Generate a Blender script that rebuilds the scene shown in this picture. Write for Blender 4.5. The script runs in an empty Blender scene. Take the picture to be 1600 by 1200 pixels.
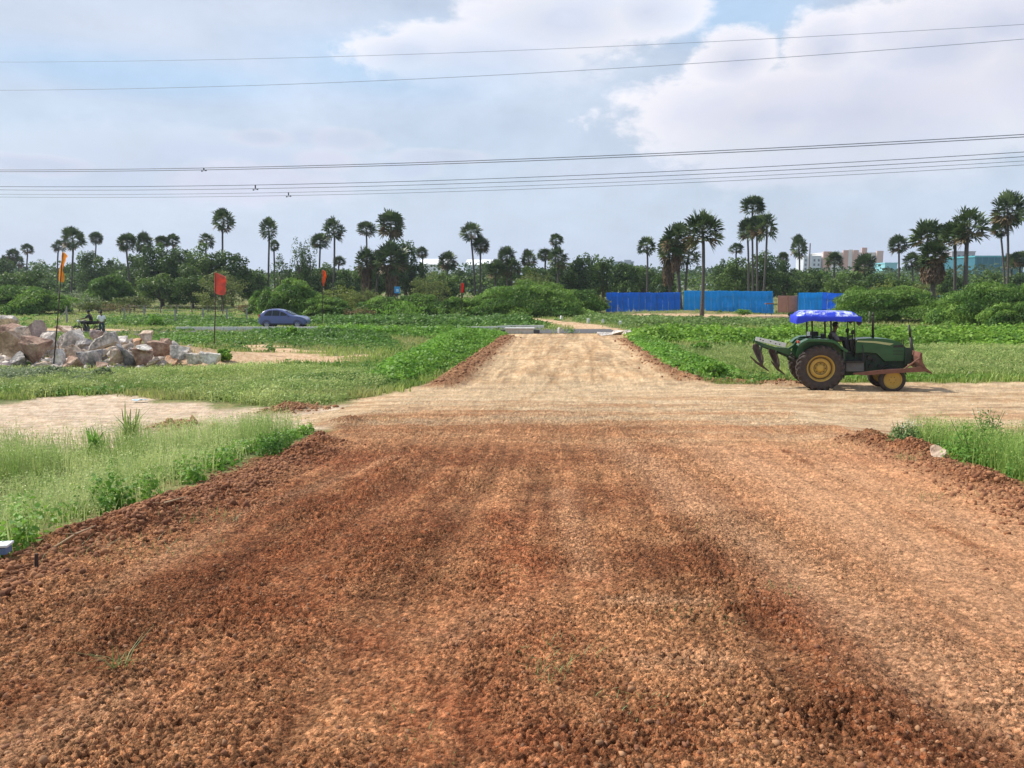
import bpy, bmesh, math, random
import numpy as np
from mathutils import Vector, Matrix, Euler
R = math.radians
S = bpy.context.scene
C = S.collection
# ------------------------------------------------------------------ camera
F = 1200.0; CAMZ = 3.4; PITCH = math.atan(155/1200)
cam = bpy.data.objects.new('camera', bpy.data.cameras.new('camera')); C.objects.link(cam)
cam.location = (0, 0, CAMZ); cam.rotation_euler = (math.pi/2-PITCH, 0, 0)
cam.data.lens = 27; cam.data.sensor_width = 36; cam.data.clip_start = .05; cam.data.clip_end = 12000
S.camera = cam
# ------------------------------------------------------------------ sun
SUN_EL, SUN_AZ = R(47), R(-68)            # azimuth from +Y towards +X: the sun stands to the left, a little beyond the tractor
sd = Vector((math.sin(SUN_AZ)*math.cos(SUN_EL), math.cos(SUN_AZ)*math.cos(SUN_EL), math.sin(SUN_EL)))
sun = bpy.data.objects.new('sun', bpy.data.lights.new('sun', 'SUN')); C.objects.link(sun)
sun.data.energy = 5.0; sun.data.angle = R(.53); sun.data.color = (1, .945, .86)
sun.rotation_euler = sd.to_track_quat('Z', 'Y').to_euler()
S.view_settings.view_transform = 'Standard'; S.view_settings.look = 'None'
S.view_settings.exposure = 0.09; S.view_settings.gamma = 1
# ------------------------------------------------------------------ pixel helpers (a pixel of the photo -> a ray)
CP, SP = math.cos(PITCH), math.sin(PITCH)
def ray(px, py):
    u = (px-800)/F; v = (600-py)/F
    return u, CP+v*SP, -SP+v*CP
def at(px, py, d):
    """the point seen at pixel px,py standing d metres away"""
    u, y, z = ray(px, py); k = d/y
    return Vector((u*k, d, CAMZ+z*k))
def azel(px, py):
    u, y, z = ray(px, py)
    return math.atan2(u, y), math.atan2(z, math.hypot(u, y))
# ------------------------------------------------------------------ world
W = bpy.data.worlds.new('World'); S.world = W; W.use_nodes = True
nt = W.node_tree; N = nt.nodes; L = nt.links; N.clear()
def nd(t, **k):
    n = N.new(t)
    for a, b in k.items(): setattr(n, a, b)
    return n
def mm(op, a, b=None, c=None, clamp=False):
    n = nd('ShaderNodeMath', operation=op, use_clamp=clamp)
    for i, q in enumerate((a, b, c)):
        if q is None: continue
        if isinstance(q, (int, float)): n.inputs[i].default_value = q
        else: L.new(q, n.inputs[i])
    return n.outputs[0]
tc = nd('ShaderNodeTexCoord'); sep = nd('ShaderNodeSeparateXYZ'); L.new(tc.outputs['Generated'], sep.inputs[0])
X, Y, Z = sep.outputs
az = mm('ARCTAN2', X, Y); el = mm('ARCTAN2', Z, mm('SQRT', mm('ADD', mm('MULTIPLY', X, X), mm('MULTIPLY', Y, Y))))
cmb = nd('ShaderNodeCombineXYZ'); L.new(az, cmb.inputs[0]); L.new(mm('MULTIPLY', el, 1.7), cmb.inputs[1])
def noise(scale, det, rough, off=0, dist=0):
    n = nd('ShaderNodeTexNoise'); n.inputs['Scale'].default_value = scale; n.inputs['Detail'].default_value = det
    n.inputs['Roughness'].default_value = rough; n.inputs['Distortion'].default_value = dist
    mp = nd('ShaderNodeVectorMath', operation='ADD'); mp.inputs[1].default_value = (off, off*.7, off*.3)
    L.new(cmb.outputs[0], mp.inputs[0]); L.new(mp.outputs[0], n.inputs['Vector'])
    return n.outputs[0]
n1 = noise(10, 10, .62, 3.1, .15); n2 = noise(3.0, 6, .6, 7.7, .3); n3 = noise(22, 6, .6, 1.3)
def blobs(lst):
    f = None
    for px, py, rx, ry in lst:
        a, e = azel(px, py)
        da = mm('MULTIPLY', mm('SUBTRACT', az, a), F/rx); de = mm('MULTIPLY', mm('SUBTRACT', el, e), F/ry)
        q = mm('SUBTRACT', 1.0, mm('SQRT', mm('ADD', mm('MULTIPLY', da, da), mm('MULTIPLY', de, de))))
        f = q if f is None else mm('MAXIMUM', f, q)
    return mm('MAXIMUM', f, -1.2)
def smooth(x, a, b):
    n = nd('ShaderNodeMapRange', interpolation_type='SMOOTHSTEP')
    L.new(x, n.inputs[0]); n.inputs[1].default_value = a; n.inputs[2].default_value = b
    return n.outputs[0]
def ramp(x, pts):
    n = nd('ShaderNodeValToRGB'); L.new(x, n.inputs[0]); cr = n.color_ramp
    while len(cr.elements) < len(pts): cr.elements.new(.5)
    for e_, (p, c) in zip(cr.elements, pts): e_.position = p; e_.color = (*c, 1)
    return n.outputs[0]
def mix(fac, a, b):
    n = nd('ShaderNodeMix', data_type='RGBA')
    if isinstance(fac, float): n.inputs[0].default_value = fac
    else: L.new(fac, n.inputs[0])
    for i, q in ((6, a), (7, b)):
        if isinstance(q, tuple): n.inputs[i].default_value = (*q, 1)
        else: L.new(q, n.inputs[i])
    return n.outputs[2]
sky = nd('ShaderNodeTexSky', sky_type='NISHITA'); sky.sun_disc = False
sky.sun_elevation = SUN_EL; sky.sun_rotation = SUN_AZ
sky.air_density = 1.0; sky.dust_density = 1.2; sky.ozone_density = 1.2
SKS = .095
skm = nd('ShaderNodeVectorMath', operation='SCALE'); L.new(sky.outputs[0], skm.inputs[0]); skm.inputs['Scale'].default_value = SKS
# thin veil over the whole sky, thinner in the upper right gap
veil = mm('ADD', .50, mm('MULTIPLY', smooth(n2, .3, .7), .38))
gap = smooth(blobs([(1150, 25, 170, 60), (620, 95, 340, 75), (230, 110, 300, 50)]), 0, .8)
c0 = mix(veil, skm.outputs[0], (.64, .725, .865))
c0 = mix(mm('MULTIPLY', gap, .62), c0, (.42, .63, .88))
low = smooth(el, .16, .0)
c0 = mix(mm('MULTIPLY', low, .75), c0, (.55, .645, .84))
def layer(col, lst, w1, edge, mx, soft=.28, bright=(.86, .83, .88), body=(.60, .625, .735), fade=None):
    f = mm('ADD', blobs(lst), mm('MULTIPLY', mm('SUBTRACT', n1, .5), w1))
    f = mm('ADD', f, mm('MULTIPLY', mm('SUBTRACT', n3, .5), w1*.35))
    al = mm('MULTIPLY', smooth(f, 0, edge), mx)
    if fade: al = mm('MULTIPLY', al, smooth(mm('ADD', el, mm('MULTIPLY', mm('SUBTRACT', n1, .5), .05)), azel(800, fade[0])[1], azel(800, fade[1])[1]))
    cc = ramp(f, [(0, bright), (soft, tuple(.5*(p+q) for p, q in zip(bright, body))), (min(soft*2.2, .95), body)])
    return mix(al, col, cc)
c0 = layer(c0, [(170, 45, 420, 62), (420, 20, 300, 50)], 1.1, .9, .55, bright=(.68, .72, .82), body=(.60, .655, .78))
c0 = layer(c0, [(330, 262, 330, 62), (120, 275, 260, 40), (480, 215, 60, 26), (640, 262, 60, 24)], 1.4, .5, .62, bright=(.72, .77, .87), body=(.55, .62, .78))
c0 = layer(c0, [(400, 285, 170, 34), (510, 252, 60, 22)], 1.3, .6, .6, bright=(.80, .76, .82), body=(.66, .67, .79))
c0 = layer(c0, [(1010, 268, 230, 30), (1240, 262, 260, 30)], 1.3, .7, .4, bright=(.74, .73, .82), body=(.60, .64, .78))
c0 = layer(c0, [(760, 95, 235, 62), (880, 35, 200, 75), (1010, 20, 100, 50), (640, 85, 100, 36)], 1.25, .30, .85, .40, bright=(.98, .95, .98), body=(.63, .68, .81), fade=(165, 70))
c0 = layer(c0, [(1350, 175, 330, 120), (1150, 95, 80, 55), (1290, 80, 80, 60), (1480, 75, 200, 95), (1640, 90, 180, 140), (1200, 180, 260, 85), (1560, 40, 160, 60)], 1.35, .28, .88, .42, bright=(1.0, .96, .98), body=(.60, .63, .76), fade=(330, 190))
c0 = layer(c0, [(540, 218, 70, 22), (410, 215, 60, 16), (690, 245, 90, 14), (60, 258, 90, 18)], 1.2, .4, .6, bright=(.74, .77, .86), body=(.56, .61, .76))
c0 = layer(c0, [(1500, 140, 160, 40), (1230, 140, 120, 40)], 1.0, 1.0, .55, bright=(.70, .70, .81), body=(.70, .70, .80))
bg = nd('ShaderNodeBackground'); sv = nd('ShaderNodeVectorMath', operation='SCALE'); L.new(c0, sv.inputs[0]); L.new(mm('ADD', 1.0, mm('ADD', mm('MULTIPLY', mm('SUBTRACT', n1, .5), .26), mm('MULTIPLY', mm('SUBTRACT', n3, .5), .10))), sv.inputs['Scale']); L.new(sv.outputs[0], bg.inputs[0]); bg.inputs[1].default_value = 1.05
# below the horizon the sky is never seen; keep a plain earth tone there
L.new(bg.outputs[0], nd('ShaderNodeOutputWorld').inputs[0])

# ------------------------------------------------------------------ numpy noise
rs = np.random.RandomState(5)
TAB = rs.rand(256, 256)
def vnoise(x, y, seed=0):
    x = np.asarray(x)+seed*17.3; y = np.asarray(y)+seed*9.7
    xi = np.floor(x).astype(int); yi = np.floor(y).astype(int)
    fx = x-xi; fy = y-yi; fx = fx*fx*(3-2*fx); fy = fy*fy*(3-2*fy)
    a = TAB[xi & 255, yi & 255]; b = TAB[(xi+1) & 255, yi & 255]; c = TAB[xi & 255, (yi+1) & 255]; d = TAB[(xi+1) & 255, (yi+1) & 255]
    return (a*(1-fx)+b*fx)*(1-fy)+(c*(1-fx)+d*fx)*fy
def fbm(x, y, f=1., o=4, seed=0, g=.5):
    s = 0; a = 1; t = 0
    for i in range(o):
        s = s+a*vnoise(x*f, y*f, seed+i*3); t += a; a *= g; f *= 2.03
    return s/t
T1 = rs.rand(256, 256); T2 = rs.rand(256, 256)
def worley(x, y, f, seed=0):
    x = x*f+seed*11.1; y = y*f+seed*5.3
    xi = np.floor(x).astype(int); yi = np.floor(y).astype(int); best = np.full(x.shape, 9.)
    for i in (-1, 0, 1):
        for j in (-1, 0, 1):
            a = (xi+i) & 255; b = (yi+j) & 255
            dd = (xi+i+T1[a, b]-x)**2+(yi+j+T2[a, b]-y)**2
            best = np.minimum(best, dd)
    return np.sqrt(best)
def worley_id(x, y, f, seed=0):
    x = x*f+seed*11.1; y = y*f+seed*5.3
    xi = np.floor(x).astype(int); yi = np.floor(y).astype(int); best = np.full(x.shape, 9.); idv = np.zeros(x.shape)
    for i in (-1, 0, 1):
        for j in (-1, 0, 1):
            a = (xi+i) & 255; b = (yi+j) & 255; dd = (xi+i+T1[a, b]-x)**2+(yi+j+T2[a, b]-y)**2; m = dd < best
            best = np.where(m, dd, best); idv = np.where(m, TAB[a, b], idv)
    return np.sqrt(best), idv
def sst(x, a, b):
    t = np.clip((x-a)/(b-a), 0, 1); return t*t*(3-2*t)
# ------------------------------------------------------------------ terrain (z as a function of x, y)
def road_c(y): return .55+.057*y
def base_z(x, y):
    x = np.asarray(x, float); y = np.asarray(y, float)
    z = .08*np.logaddexp(0, (1.7-.066*y)/.08)
    off = np.abs(x-road_c(y))-4.6
    z = z*(1-.3*sst(off, 0, 2.5)*sst(y, 30, 18))
    z = z-.10*sst(y, 26, 34)*sst(np.abs(x-road_c(y))-3.6, 0, 2.5)
    z = z+(fbm(x, y, .05, 3, 4)-.5)*.5*sst(y, 60, 110)
    z = z+.75*np.exp(-(((x+19.5)/6.5)**4+((y-36)/2.6)**2))      # the earth under the boulders
    z = z+.45*np.exp(-(((x-21)/9)**2+((y-92)/2.2)**2))*sst(y, 80, 88)    # spoil heaped in front of the hoarding
    return z
def gp(px, py):
    """ground point seen at a pixel"""
    u, ry, rz = ray(px, py)
    ys = np.geomspace(1.2, 900, 3000); k = ys/ry
    zz = CAMZ+rz*k; g = base_z(u*k, ys)
    i = int(np.argmax(zz < g))
    if zz[i] >= g[i]: i = len(ys)-1
    return Vector((u*k[i], ys[i], float(g[i])))
def gz(x, y): return float(base_z(x, y))
def line_px(l): return [tuple(gp(*p)[:2]) for p in l]
def dist_line(X_, Y_, pts):
    best = np.full(X_.shape, 1e9); tt = np.zeros(X_.shape)
    for i in range(len(pts)-1):
        ax, ay = pts[i]; bx, by = pts[i+1]; dx, dy = bx-ax, by-ay
        t = np.clip(((X_-ax)*dx+(Y_-ay)*dy)/(dx*dx+dy*dy+1e-9), 0, 1)
        d = np.hypot(X_-ax-t*dx, Y_-ay-t*dy); m = d < best
        best = np.where(m, d, best); tt = np.where(m, i+t, tt)
    return best, tt
def sdf_poly(X_, Y_, pts):
    """signed distance, positive inside"""
    d, _ = dist_line(X_, Y_, list(pts)+[pts[0]]); ins = np.zeros(X_.shape, bool); n = len(pts)
    for i in range(n):
        ax, ay = pts[i]; bx, by = pts[(i+1) % n]
        c = ((ay > Y_) != (by > Y_)) & (X_ < (bx-ax)*(Y_-ay)/(by-ay+1e-12)+ax)
        ins ^= c
    return np.where(ins, d, -d)
# ------------------------------------------------------------------ mesh helpers
def mesh_np(name, V, Fq, col=None, mat=None, smooth_=False, alpha=None):
    me = bpy.data.meshes.new(name); V = np.asarray(V, np.float32); Fq = np.asarray(Fq, np.int32); k = Fq.shape[1]
    me.vertices.add(len(V)); me.vertices.foreach_set('co', V.ravel())
    me.loops.add(Fq.size); me.loops.foreach_set('vertex_index', Fq.ravel())
    me.polygons.add(len(Fq)); me.polygons.foreach_set('loop_start', np.arange(0, Fq.size, k, dtype=np.int32))
    me.polygons.foreach_set('loop_total', np.full(len(Fq), k, np.int32))
    if smooth_: me.polygons.foreach_set('use_smooth', np.ones(len(Fq), bool))
    if col is not None:
        ca = me.color_attributes.new('Col', 'FLOAT_COLOR', 'POINT')
        c4 = np.ones((len(V), 4), np.float32); c4[:, :3] = col
        if alpha is not None: c4[:, 3] = alpha
        ca.data.foreach_set('color', c4.ravel())
    me.update(calc_edges=True)
    if mat: me.materials.append(mat)
    return me
def link(name, me, parent=None, loc=None):
    o = bpy.data.objects.new(name, me); C.objects.link(o)
    if parent: o.parent = parent
    if loc is not None: o.location = loc
    return o
def T(o, label, cat, group=None, kind=None):
    o['label'] = label; o['category'] = cat
    if group: o['group'] = group
    if kind: o['kind'] = kind
    return o
def thing(name, label, cat, loc=(0, 0, 0), rz=0, group=None):
    o = bpy.data.objects.new(name, None); C.objects.link(o); o.location = loc; o.rotation_euler = (0, 0, rz)
    o.empty_display_size = .2
    return T(o, label, cat, group)
def bm_obj(name, bm, mat, parent=None, smooth_=False, bevel=0):
    me = bpy.data.meshes.new(name)
    if bevel:
        bmesh.ops.bevel(bm, geom=[e for e in bm.edges if len(e.link_faces) == 2 and e.calc_face_angle(0) > .5], offset=bevel, segments=2, affect='EDGES', profile=.7)
    bmesh.ops.recalc_face_normals(bm, faces=bm.faces[:])
    bm.to_mesh(me); bm.free()
    if smooth_:
        for p in me.polygons: p.use_smooth = True
    me.materials.append(mat)
    return link(name, me, parent)
def sharp(o, ang=40):
    for p in o.data.polygons: p.use_smooth = True
    bm = bmesh.new(); bm.from_mesh(o.data)
    for e in bm.edges: e.smooth = not (len(e.link_faces) != 2 or e.calc_face_angle(0) > R(ang))
    bm.to_mesh(o.data); bm.free(); return o
def add_box(bm, c, s, rot=None):
    M = Matrix.Translation(c) @ (rot.to_matrix().to_4x4() if rot else Matrix()) @ Matrix.Diagonal((*s, 1))
    bmesh.ops.create_cube(bm, size=1, matrix=M)
def add_tube(bm, pts, rad, seg=8, cap=True):
    pts = [Vector(p) for p in pts]; n = len(pts)
    if not hasattr(rad, '__len__'): rad = [rad]*n
    rings = []; up = None
    for i, p in enumerate(pts):
        t = (pts[min(i+1, n-1)]-pts[max(i-1, 0)]).normalized()
        if up is None: up = Vector((0, 0, 1)) if abs(t.z) < .9 else Vector((1, 0, 0))
        a = t.cross(up).normalized(); b = a.cross(t).normalized(); up = b
        rings.append([bm.verts.new(p+rad[i]*(math.cos(2*math.pi*k/seg)*a+math.sin(2*math.pi*k/seg)*b)) for k in range(seg)])
    for i in range(n-1):
        for k in range(seg): bm.faces.new((rings[i][k], rings[i][(k+1) % seg], rings[i+1][(k+1) % seg], rings[i+1][k]))
    if cap:
        bm.faces.new(rings[0][::-1]); bm.faces.new(rings[-1])
def add_lathe(bm, prof, seg=32, axis='Y', c=(0, 0, 0), close=False):
    """prof: list of (radius, offset along the axis)"""
    c = Vector(c); rings = []
    for r, h in prof:
        ring = []
        for k in range(seg):
            a = 2*math.pi*k/seg; u, v = r*math.cos(a), r*math.sin(a)
            ring.append(bm.verts.new(c+(Vector((u, h, v)) if axis == 'Y' else Vector((u, v, h)) if axis == 'Z' else Vector((h, u, v)))))
        rings.append(ring)
    m = len(prof)
    for i in range(m if close else m-1):
        j = (i+1) % m
        for k in range(seg): bm.faces.new((rings[i][k], rings[i][(k+1) % seg], rings[j][(k+1) % seg], rings[j][k]))
    return rings
def add_prism(bm, poly, y0, y1):
    """poly in x,z extruded along y"""
    a = [bm.verts.new((x, y0, z)) for x, z in poly]; b = [bm.verts.new((x, y1, z)) for x, z in poly]
    n = len(poly)
    bm.faces.new(a); bm.faces.new(b[::-1])
    for i in range(n): bm.faces.new((a[i], b[i], b[(i+1) % n], a[(i+1) % n]))
# ------------------------------------------------------------------ materials
MATS = {}
def mat(name, col, rough=.6, metal=0, var=.12, scale=6, bump=0, spec=.5, coat=0, dust=None, dustamt=0):
    if name in MATS: return MATS[name]
    m = bpy.data.materials.new(name); m.use_nodes = True; t = m.node_tree; b = t.nodes['Principled BSDF']
    n = t.nodes.new('ShaderNodeTexNoise'); n.inputs['Scale'].default_value = scale; n.inputs['Detail'].default_value = 6
    tcn = t.nodes.new('ShaderNodeTexCoord'); t.links.new(tcn.outputs['Object'], n.inputs['Vector'])
    cr = t.nodes.new('ShaderNodeValToRGB')
    cr.color_ramp.elements[0].position = .3; cr.color_ramp.elements[1].position = .7
    cr.color_ramp.elements[0].color = (*[min(1, c*(1-var)) for c in col], 1); cr.color_ramp.elements[1].color = (*[min(1, c*(1+var)) for c in col], 1)
    t.links.new(n.outputs[0], cr.inputs[0]); out = cr.outputs[0]
    if dust:
        n2_ = t.nodes.new('ShaderNodeTexNoise'); n2_.inputs['Scale'].default_value = scale*1.7; n2_.inputs['Detail'].default_value = 8; n2_.inputs['Roughness'].default_value = .7
        t.links.new(tcn.outputs['Object'], n2_.inputs['Vector'])
        mr = t.nodes.new('ShaderNodeMapRange'); mr.inputs[1].default_value = .42; mr.inputs[2].default_value = .68; mr.inputs[3].default_value = dustamt*.3; mr.inputs[4].default_value = dustamt
        t.links.new(n2_.outputs[0], mr.inputs[0])
        mx = t.nodes.new('ShaderNodeMix'); mx.data_type = 'RGBA'; t.links.new(mr.outputs[0], mx.inputs[0]); t.links.new(out, mx.inputs[6]); mx.inputs[7].default_value = (*dust, 1)
        out = mx.outputs[2]
    t.links.new(out, b.inputs['Base Color'])
    b.inputs['Roughness'].default_value = rough; b.inputs['Metallic'].default_value = metal
    b.inputs['Specular IOR Level'].default_value = spec; b.inputs['Coat Weight'].default_value = coat
    if bump:
        bp = t.nodes.new('ShaderNodeBump'); bp.inputs['Strength'].default_value = bump; bp.inputs['Distance'].default_value = .03
        t.links.new(n.outputs[0], bp.inputs['Height']); t.links.new(bp.outputs[0], b.inputs['Normal'])
    MATS[name] = m; return m
def foliage_mat(name, trans=.3, rough=.55, spec=.35):
    m = bpy.data.materials.new(name); m.use_nodes = True; t = m.node_tree; b = t.nodes['Principled BSDF']
    a = t.nodes.new('ShaderNodeAttribute'); a.attribute_name = 'Col'
    n = t.nodes.new('ShaderNodeTexNoise'); n.inputs['Scale'].default_value = 2.5; n.inputs['Detail'].default_value = 4
    mr = t.nodes.new('ShaderNodeMapRange'); mr.inputs[1].default_value = .3; mr.inputs[2].default_value = .7; mr.inputs[3].default_value = .8; mr.inputs[4].default_value = 1.2
    t.links.new(n.outputs[0], mr.inputs[0])
    sc = t.nodes.new('ShaderNodeVectorMath'); sc.operation = 'SCALE'; t.links.new(a.outputs['Color'], sc.inputs[0]); t.links.new(mr.outputs[0], sc.inputs['Scale'])
    t.links.new(sc.outputs[0], b.inputs['Base Color']); b.inputs['Roughness'].default_value = rough; b.inputs['Specular IOR Level'].default_value = spec
    tr = t.nodes.new('ShaderNodeBsdfTranslucent'); t.links.new(sc.outputs[0], tr.inputs[0])
    mx = t.nodes.new('ShaderNodeMixShader'); mx.inputs[0].default_value = trans
    t.links.new(b.outputs[0], mx.inputs[1]); t.links.new(tr.outputs[0], mx.inputs[2]); t.links.new(mx.outputs[0], t.nodes['Material Output'].inputs[0])
    return m
FOL = foliage_mat('leaf', .38); PALM = foliage_mat('palm_leaf', .12, .5, .3)
# ------------------------------------------------------------------ the ground: one sheet, fine near the camera, coarse to the horizon
BERM_L = line_px([(-260, 1060), (-60, 930), (60, 872), (180, 838), (300, 785), (420, 735), (500, 697)])
BERM_R = line_px([(1350, 690), (1430, 705), (1520, 748), (1610, 792), (1900, 930)])
BERM_FL = line_px([(690, 604), (720, 583), (752, 558), (775, 540), (792, 527)])
BERM_FR = line_px([(975, 530), (1010, 556), (1045, 580), (1090, 595), (1180, 598), (1260, 600)])
def gauss(d, w): return np.exp(-(d/w)**2)
def road_masks(x, y):
    e = np.abs(x-road_c(y)+(y > 60)*0)
    near = sst(4.75-e+(fbm(x, y, 1.1, 4, 8)-.5)*1.0, -.12, .25)*sst(y, 64, 52)
    return near
SAND_L = line_px([(-900, 640), (-300, 632), (0, 632), (60, 622), (190, 614), (330, 634), (440, 640), (560, 630), (560, 672), (440, 690), (330, 700), (200, 745), (0, 800), (-300, 880), (-1200, 900)])
CROSS = line_px([(440, 652), (520, 640), (560, 622), (640, 606), (700, 597), (900, 594), (1100, 599), (1300, 598), (1650, 596), (2600, 596), (2600, 690), (1650, 690), (1500, 680), (1380, 682), (1300, 688), (1100, 690), (700, 690), (520, 690), (480, 672)])
BARE = [line_px([(250, 556), (330, 545), (420, 539), (470, 543), (585, 556), (560, 566), (470, 572), (330, 586), (240, 578)]),
        line_px([(340, 541), (420, 538), (480, 545), (400, 549)]),
        line_px([(-300, 516), (0, 514), (120, 513), (235, 516), (240, 519), (120, 521), (0, 524), (-300, 526)]),
        line_px([(775, 499), (830, 497), (880, 501), (940, 508), (985, 518), (975, 523), (905, 523), (890, 512), (845, 505)]),
        line_px([(965, 491), (1060, 490), (1180, 491), (1260, 491), (1262, 496), (1190, 498), (1100, 496), (1000, 494)])]
TRK = [[(905, 470+55), (880, 560), (858, 600)], [(940, 530), (915, 560), (870, 585), (850, 610), (780, 640)], [(850, 530), (835, 560), (870, 600), (960, 650)], [(880, 527), (850, 560), (862, 590)], [(930, 526), (925, 555), (930, 600)]]
TRK = [line_px(t) for t in TRK]
ROUGH = [(line_px([(1030, 770), (1070, 830), (1180, 950), (1320, 1070), (1570, 1200)]), .26, 1.), (line_px([(430, 945), (510, 915), (590, 880), (690, 830)]), .22, 1.),
         (line_px([(-50, 1070), (200, 985), (470, 840), (640, 740)]), .75, .8), (line_px([(1200, 692), (1410, 800), (1610, 900)]), .09, .8),
         (line_px([(1280, 700), (1440, 790), (1640, 850)]), .05, .6), (line_px([(560, 770), (640, 700)]), .12, .7), (line_px([(1250, 1130), (1340, 1160), (1450, 1165)]), .25, 1.1),
         (line_px([(950, 1180), (1010, 1130), (1080, 1150)]), .2, .8), (line_px([(860, 860), (900, 930)]), .12, .5), (line_px([(780, 820), (800, 900), (830, 1000)]), .22, .25), (line_px([(400, 700), (620, 690), (700, 712)]), .2, .5)]
SMOOTH = [(line_px([(960, 690), (1100, 800), (1290, 930), (1600, 1120)]), .36, 1.), (line_px([(1080, 690), (1240, 760), (1600, 960)]), .5, 1.), (line_px([(1290, 730), (1620, 860)]), .3, .8), (line_px([(880, 770), (895, 830), (920, 900)]), .16, .7),
          (line_px([(960, 945), (1100, 945)]), .10, .9), (line_px([(1010, 1040), (1120, 1040)]), .14, .8), (line_px([(140, 935), (250, 880), (400, 795), (620, 715)]), .11, .45), (line_px([(-20, 1190), (150, 1120)]), .25, .5), (line_px([(700, 1000), (800, 960)]), .2, .5)]
VERGE = [(.78-4.75+.1, 3.6), (1.0-4.75, 8), (1.18-4.75, 11), (-3.6, 13.6), (-4.8, 13.9), (-6.5, 12.9), (-9, 12.4), (-14, 11.2), (-22, 10.8), (-22, 3.6)]
def terrain_fields(x, y, full=False):
    """height with lumps, and the soil colour with shade painted into the crumb gaps"""
    z = base_z(x, y)
    near = road_masks(x, y)
    vg = sst(sdf_poly(x, y, VERGE), -.2, .5)
    w = (fbm(x, y, .9, 4, 2)-.5)
    sl = sst(sdf_poly(x, y, SAND_L)+w*1.6, -.1, .5)*(1-vg)
    cr = sst(sdf_poly(x, y, CROSS)+w*1.2, -.1, .5)
    bare = 0
    for b in BARE: bare = np.maximum(bare, sst(sdf_poly(x, y, b)+w*2.2-1.6*sst(fbm(x*.5, y*1.6, .7, 4, 28), .42, .6)*(y < 50), -.3, .8))
    far = sst(y, 14.8, 18.6)                                     # red imported gravel in the near road, pale sand beyond
    farm = sst(y+(fbm(x, y, .35, 4, 6)-.5)*5, 14.2, 18.2)
    bl, tl = dist_line(x, y, BERM_L); br, _ = dist_line(x, y, BERM_R); fl, _ = dist_line(x, y, BERM_FL); fr, _ = dist_line(x, y, BERM_FR)
    lump = fbm(x, y, 2.2, 4, 11)
    brk = .35+.95*sst(fbm(x, y, .9, 3, 13), .36, .62); hb = brk*gauss(bl, .30)*(.04+.12*lump)+brk*gauss(br, .34)*(.03+.12*lump)+gauss(fl, .5)*(.08+.18*lump)+gauss(fr, .45)*(.03+.12*lump)
    for (px, py, h, r_) in ((500, 690, .15, .17), (478, 712, .15, .35), (1362, 684, .13, .24), (1395, 700, .10, .3), (545, 660, .10, .35), (460, 640, .18, .55), (275, 668, .12, .5), (1335, 690, .1, .2), (440, 645, .1, .5)):
        p = gp(px, py); dd = np.hypot(x-p.x, (y-p.y)*.9); hb = np.maximum(hb, h*gauss(dd, r_)*(.65+.7*lump))
    berm = np.clip(hb/.10, 0, 1)
    z = z+hb
    rough = np.full(x.shape, .26)+.35*(fbm(x, y, .55, 3, 21)-.5)
    for l, w_, a in ROUGH:
        d, _ = dist_line(x, y, l); rough = rough+a*.75*sst(fbm(x, y, 1.7, 3, 88), .34, .6)*gauss(d+(fbm(x, y, 2, 3, 9)-.5)*w_, w_)
    smo = 0
    for l, w_, a in SMOOTH:
        d, _ = dist_line(x, y, l); smo = np.maximum(smo, a*gauss(d+(fbm(x, y, 1.5, 3, 31)-.5)*w_, w_))
    rough = np.clip(rough*(1-.62*smo), .06, 1.1)*(1-farm*.7)
    rough = np.maximum(rough, berm*.95)
    red = near*(1-farm)
    nearm = sst(y, 26, 12)
    wx = x+(fbm(x, y, 22, 2, 91)-.5)*.05; wy = y+(fbm(x, y, 22, 2, 92)-.5)*.05
    pf = lambda d_: (1-np.clip(d_*1.3, 0, 1))**.75
    d1_, id1 = worley_id(wx, wy, 29, 1); d2_, id2 = worley_id(wx, wy, 54, 2); d3_, id3 = worley_id(wx, wy, 8, 3); cr1 = pf(d1_); cr2 = pf(d2_); cr3 = pf(d3_); sel = sst(fbm(x, y, 1.6, 3, 95), .38, .62)
    s_r = x-road_c(y)
    rgt = sst(x-road_c(y), .9, 2.2)*sst(y, 2.5, 5)
    dust = .45+.75*sst(fbm(x, y, 1.15, 4, 99)*.6+fbm(s_r*3.2, y*.35, 1, 3, 14)*.4, .36, .60); amp = (.85+.6*rough)*(1-.68*rgt)*(1-.6*farm)*dust
    crumb = (.017*cr2*amp+.024*cr1*amp*(.25+.75*sel)+.038*cr3*(sst(rough, .45, .95)*.8+.35*sst(y, 6, 11)*sst(rough, .1, .4))*fbm(x, y, 4, 2, 5))*nearm
    crumb = crumb+(TAB[(x*977).astype(int) & 255, (y*1013).astype(int) & 255]-.5)*.011*np.clip(y/5, .3, 3.2)*sst(y, 60, 35)*(.5+rough)
    # holes and loose slabs left by the blade
    hole = fbm(x, y, 3.4, 3, 97)
    z = z+crumb*np.clip(near+berm+.3, 0, 1)
    # rutting along the road, and graded streaks across the junction
    s = x-road_c(y)
    lane = fbm(s*3.2, y*.25, 1, 3, 14); lane2 = fbm(s*11+fbm(x, y, .5, 2, 3)*1.2, y*.5, 1, 3, 15); z = z+near*(.035*(lane-.5)+.024*(lane2-.5))*sst(y, 60, 40)
    strk = fbm(x*.16, y*2.0, 1, 4, 17)
    z = z+np.maximum(cr, near*sst(y, 12, 14)*sst(y, 60, 50))*.07*(strk-.5)*sst(y, 11.5, 15)*sst(y, 40, 26)
    trk = 0
    for t in TRK:
        d, _ = dist_line(x, y, t); trk = np.maximum(trk, gauss(d+(fbm(x, y, 1.2, 3, 19)-.5)*.3, .10)*sst(fbm(x, y, .6, 2, 23), .25, .5)); z = z-.012*gauss(d, .08)
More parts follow.
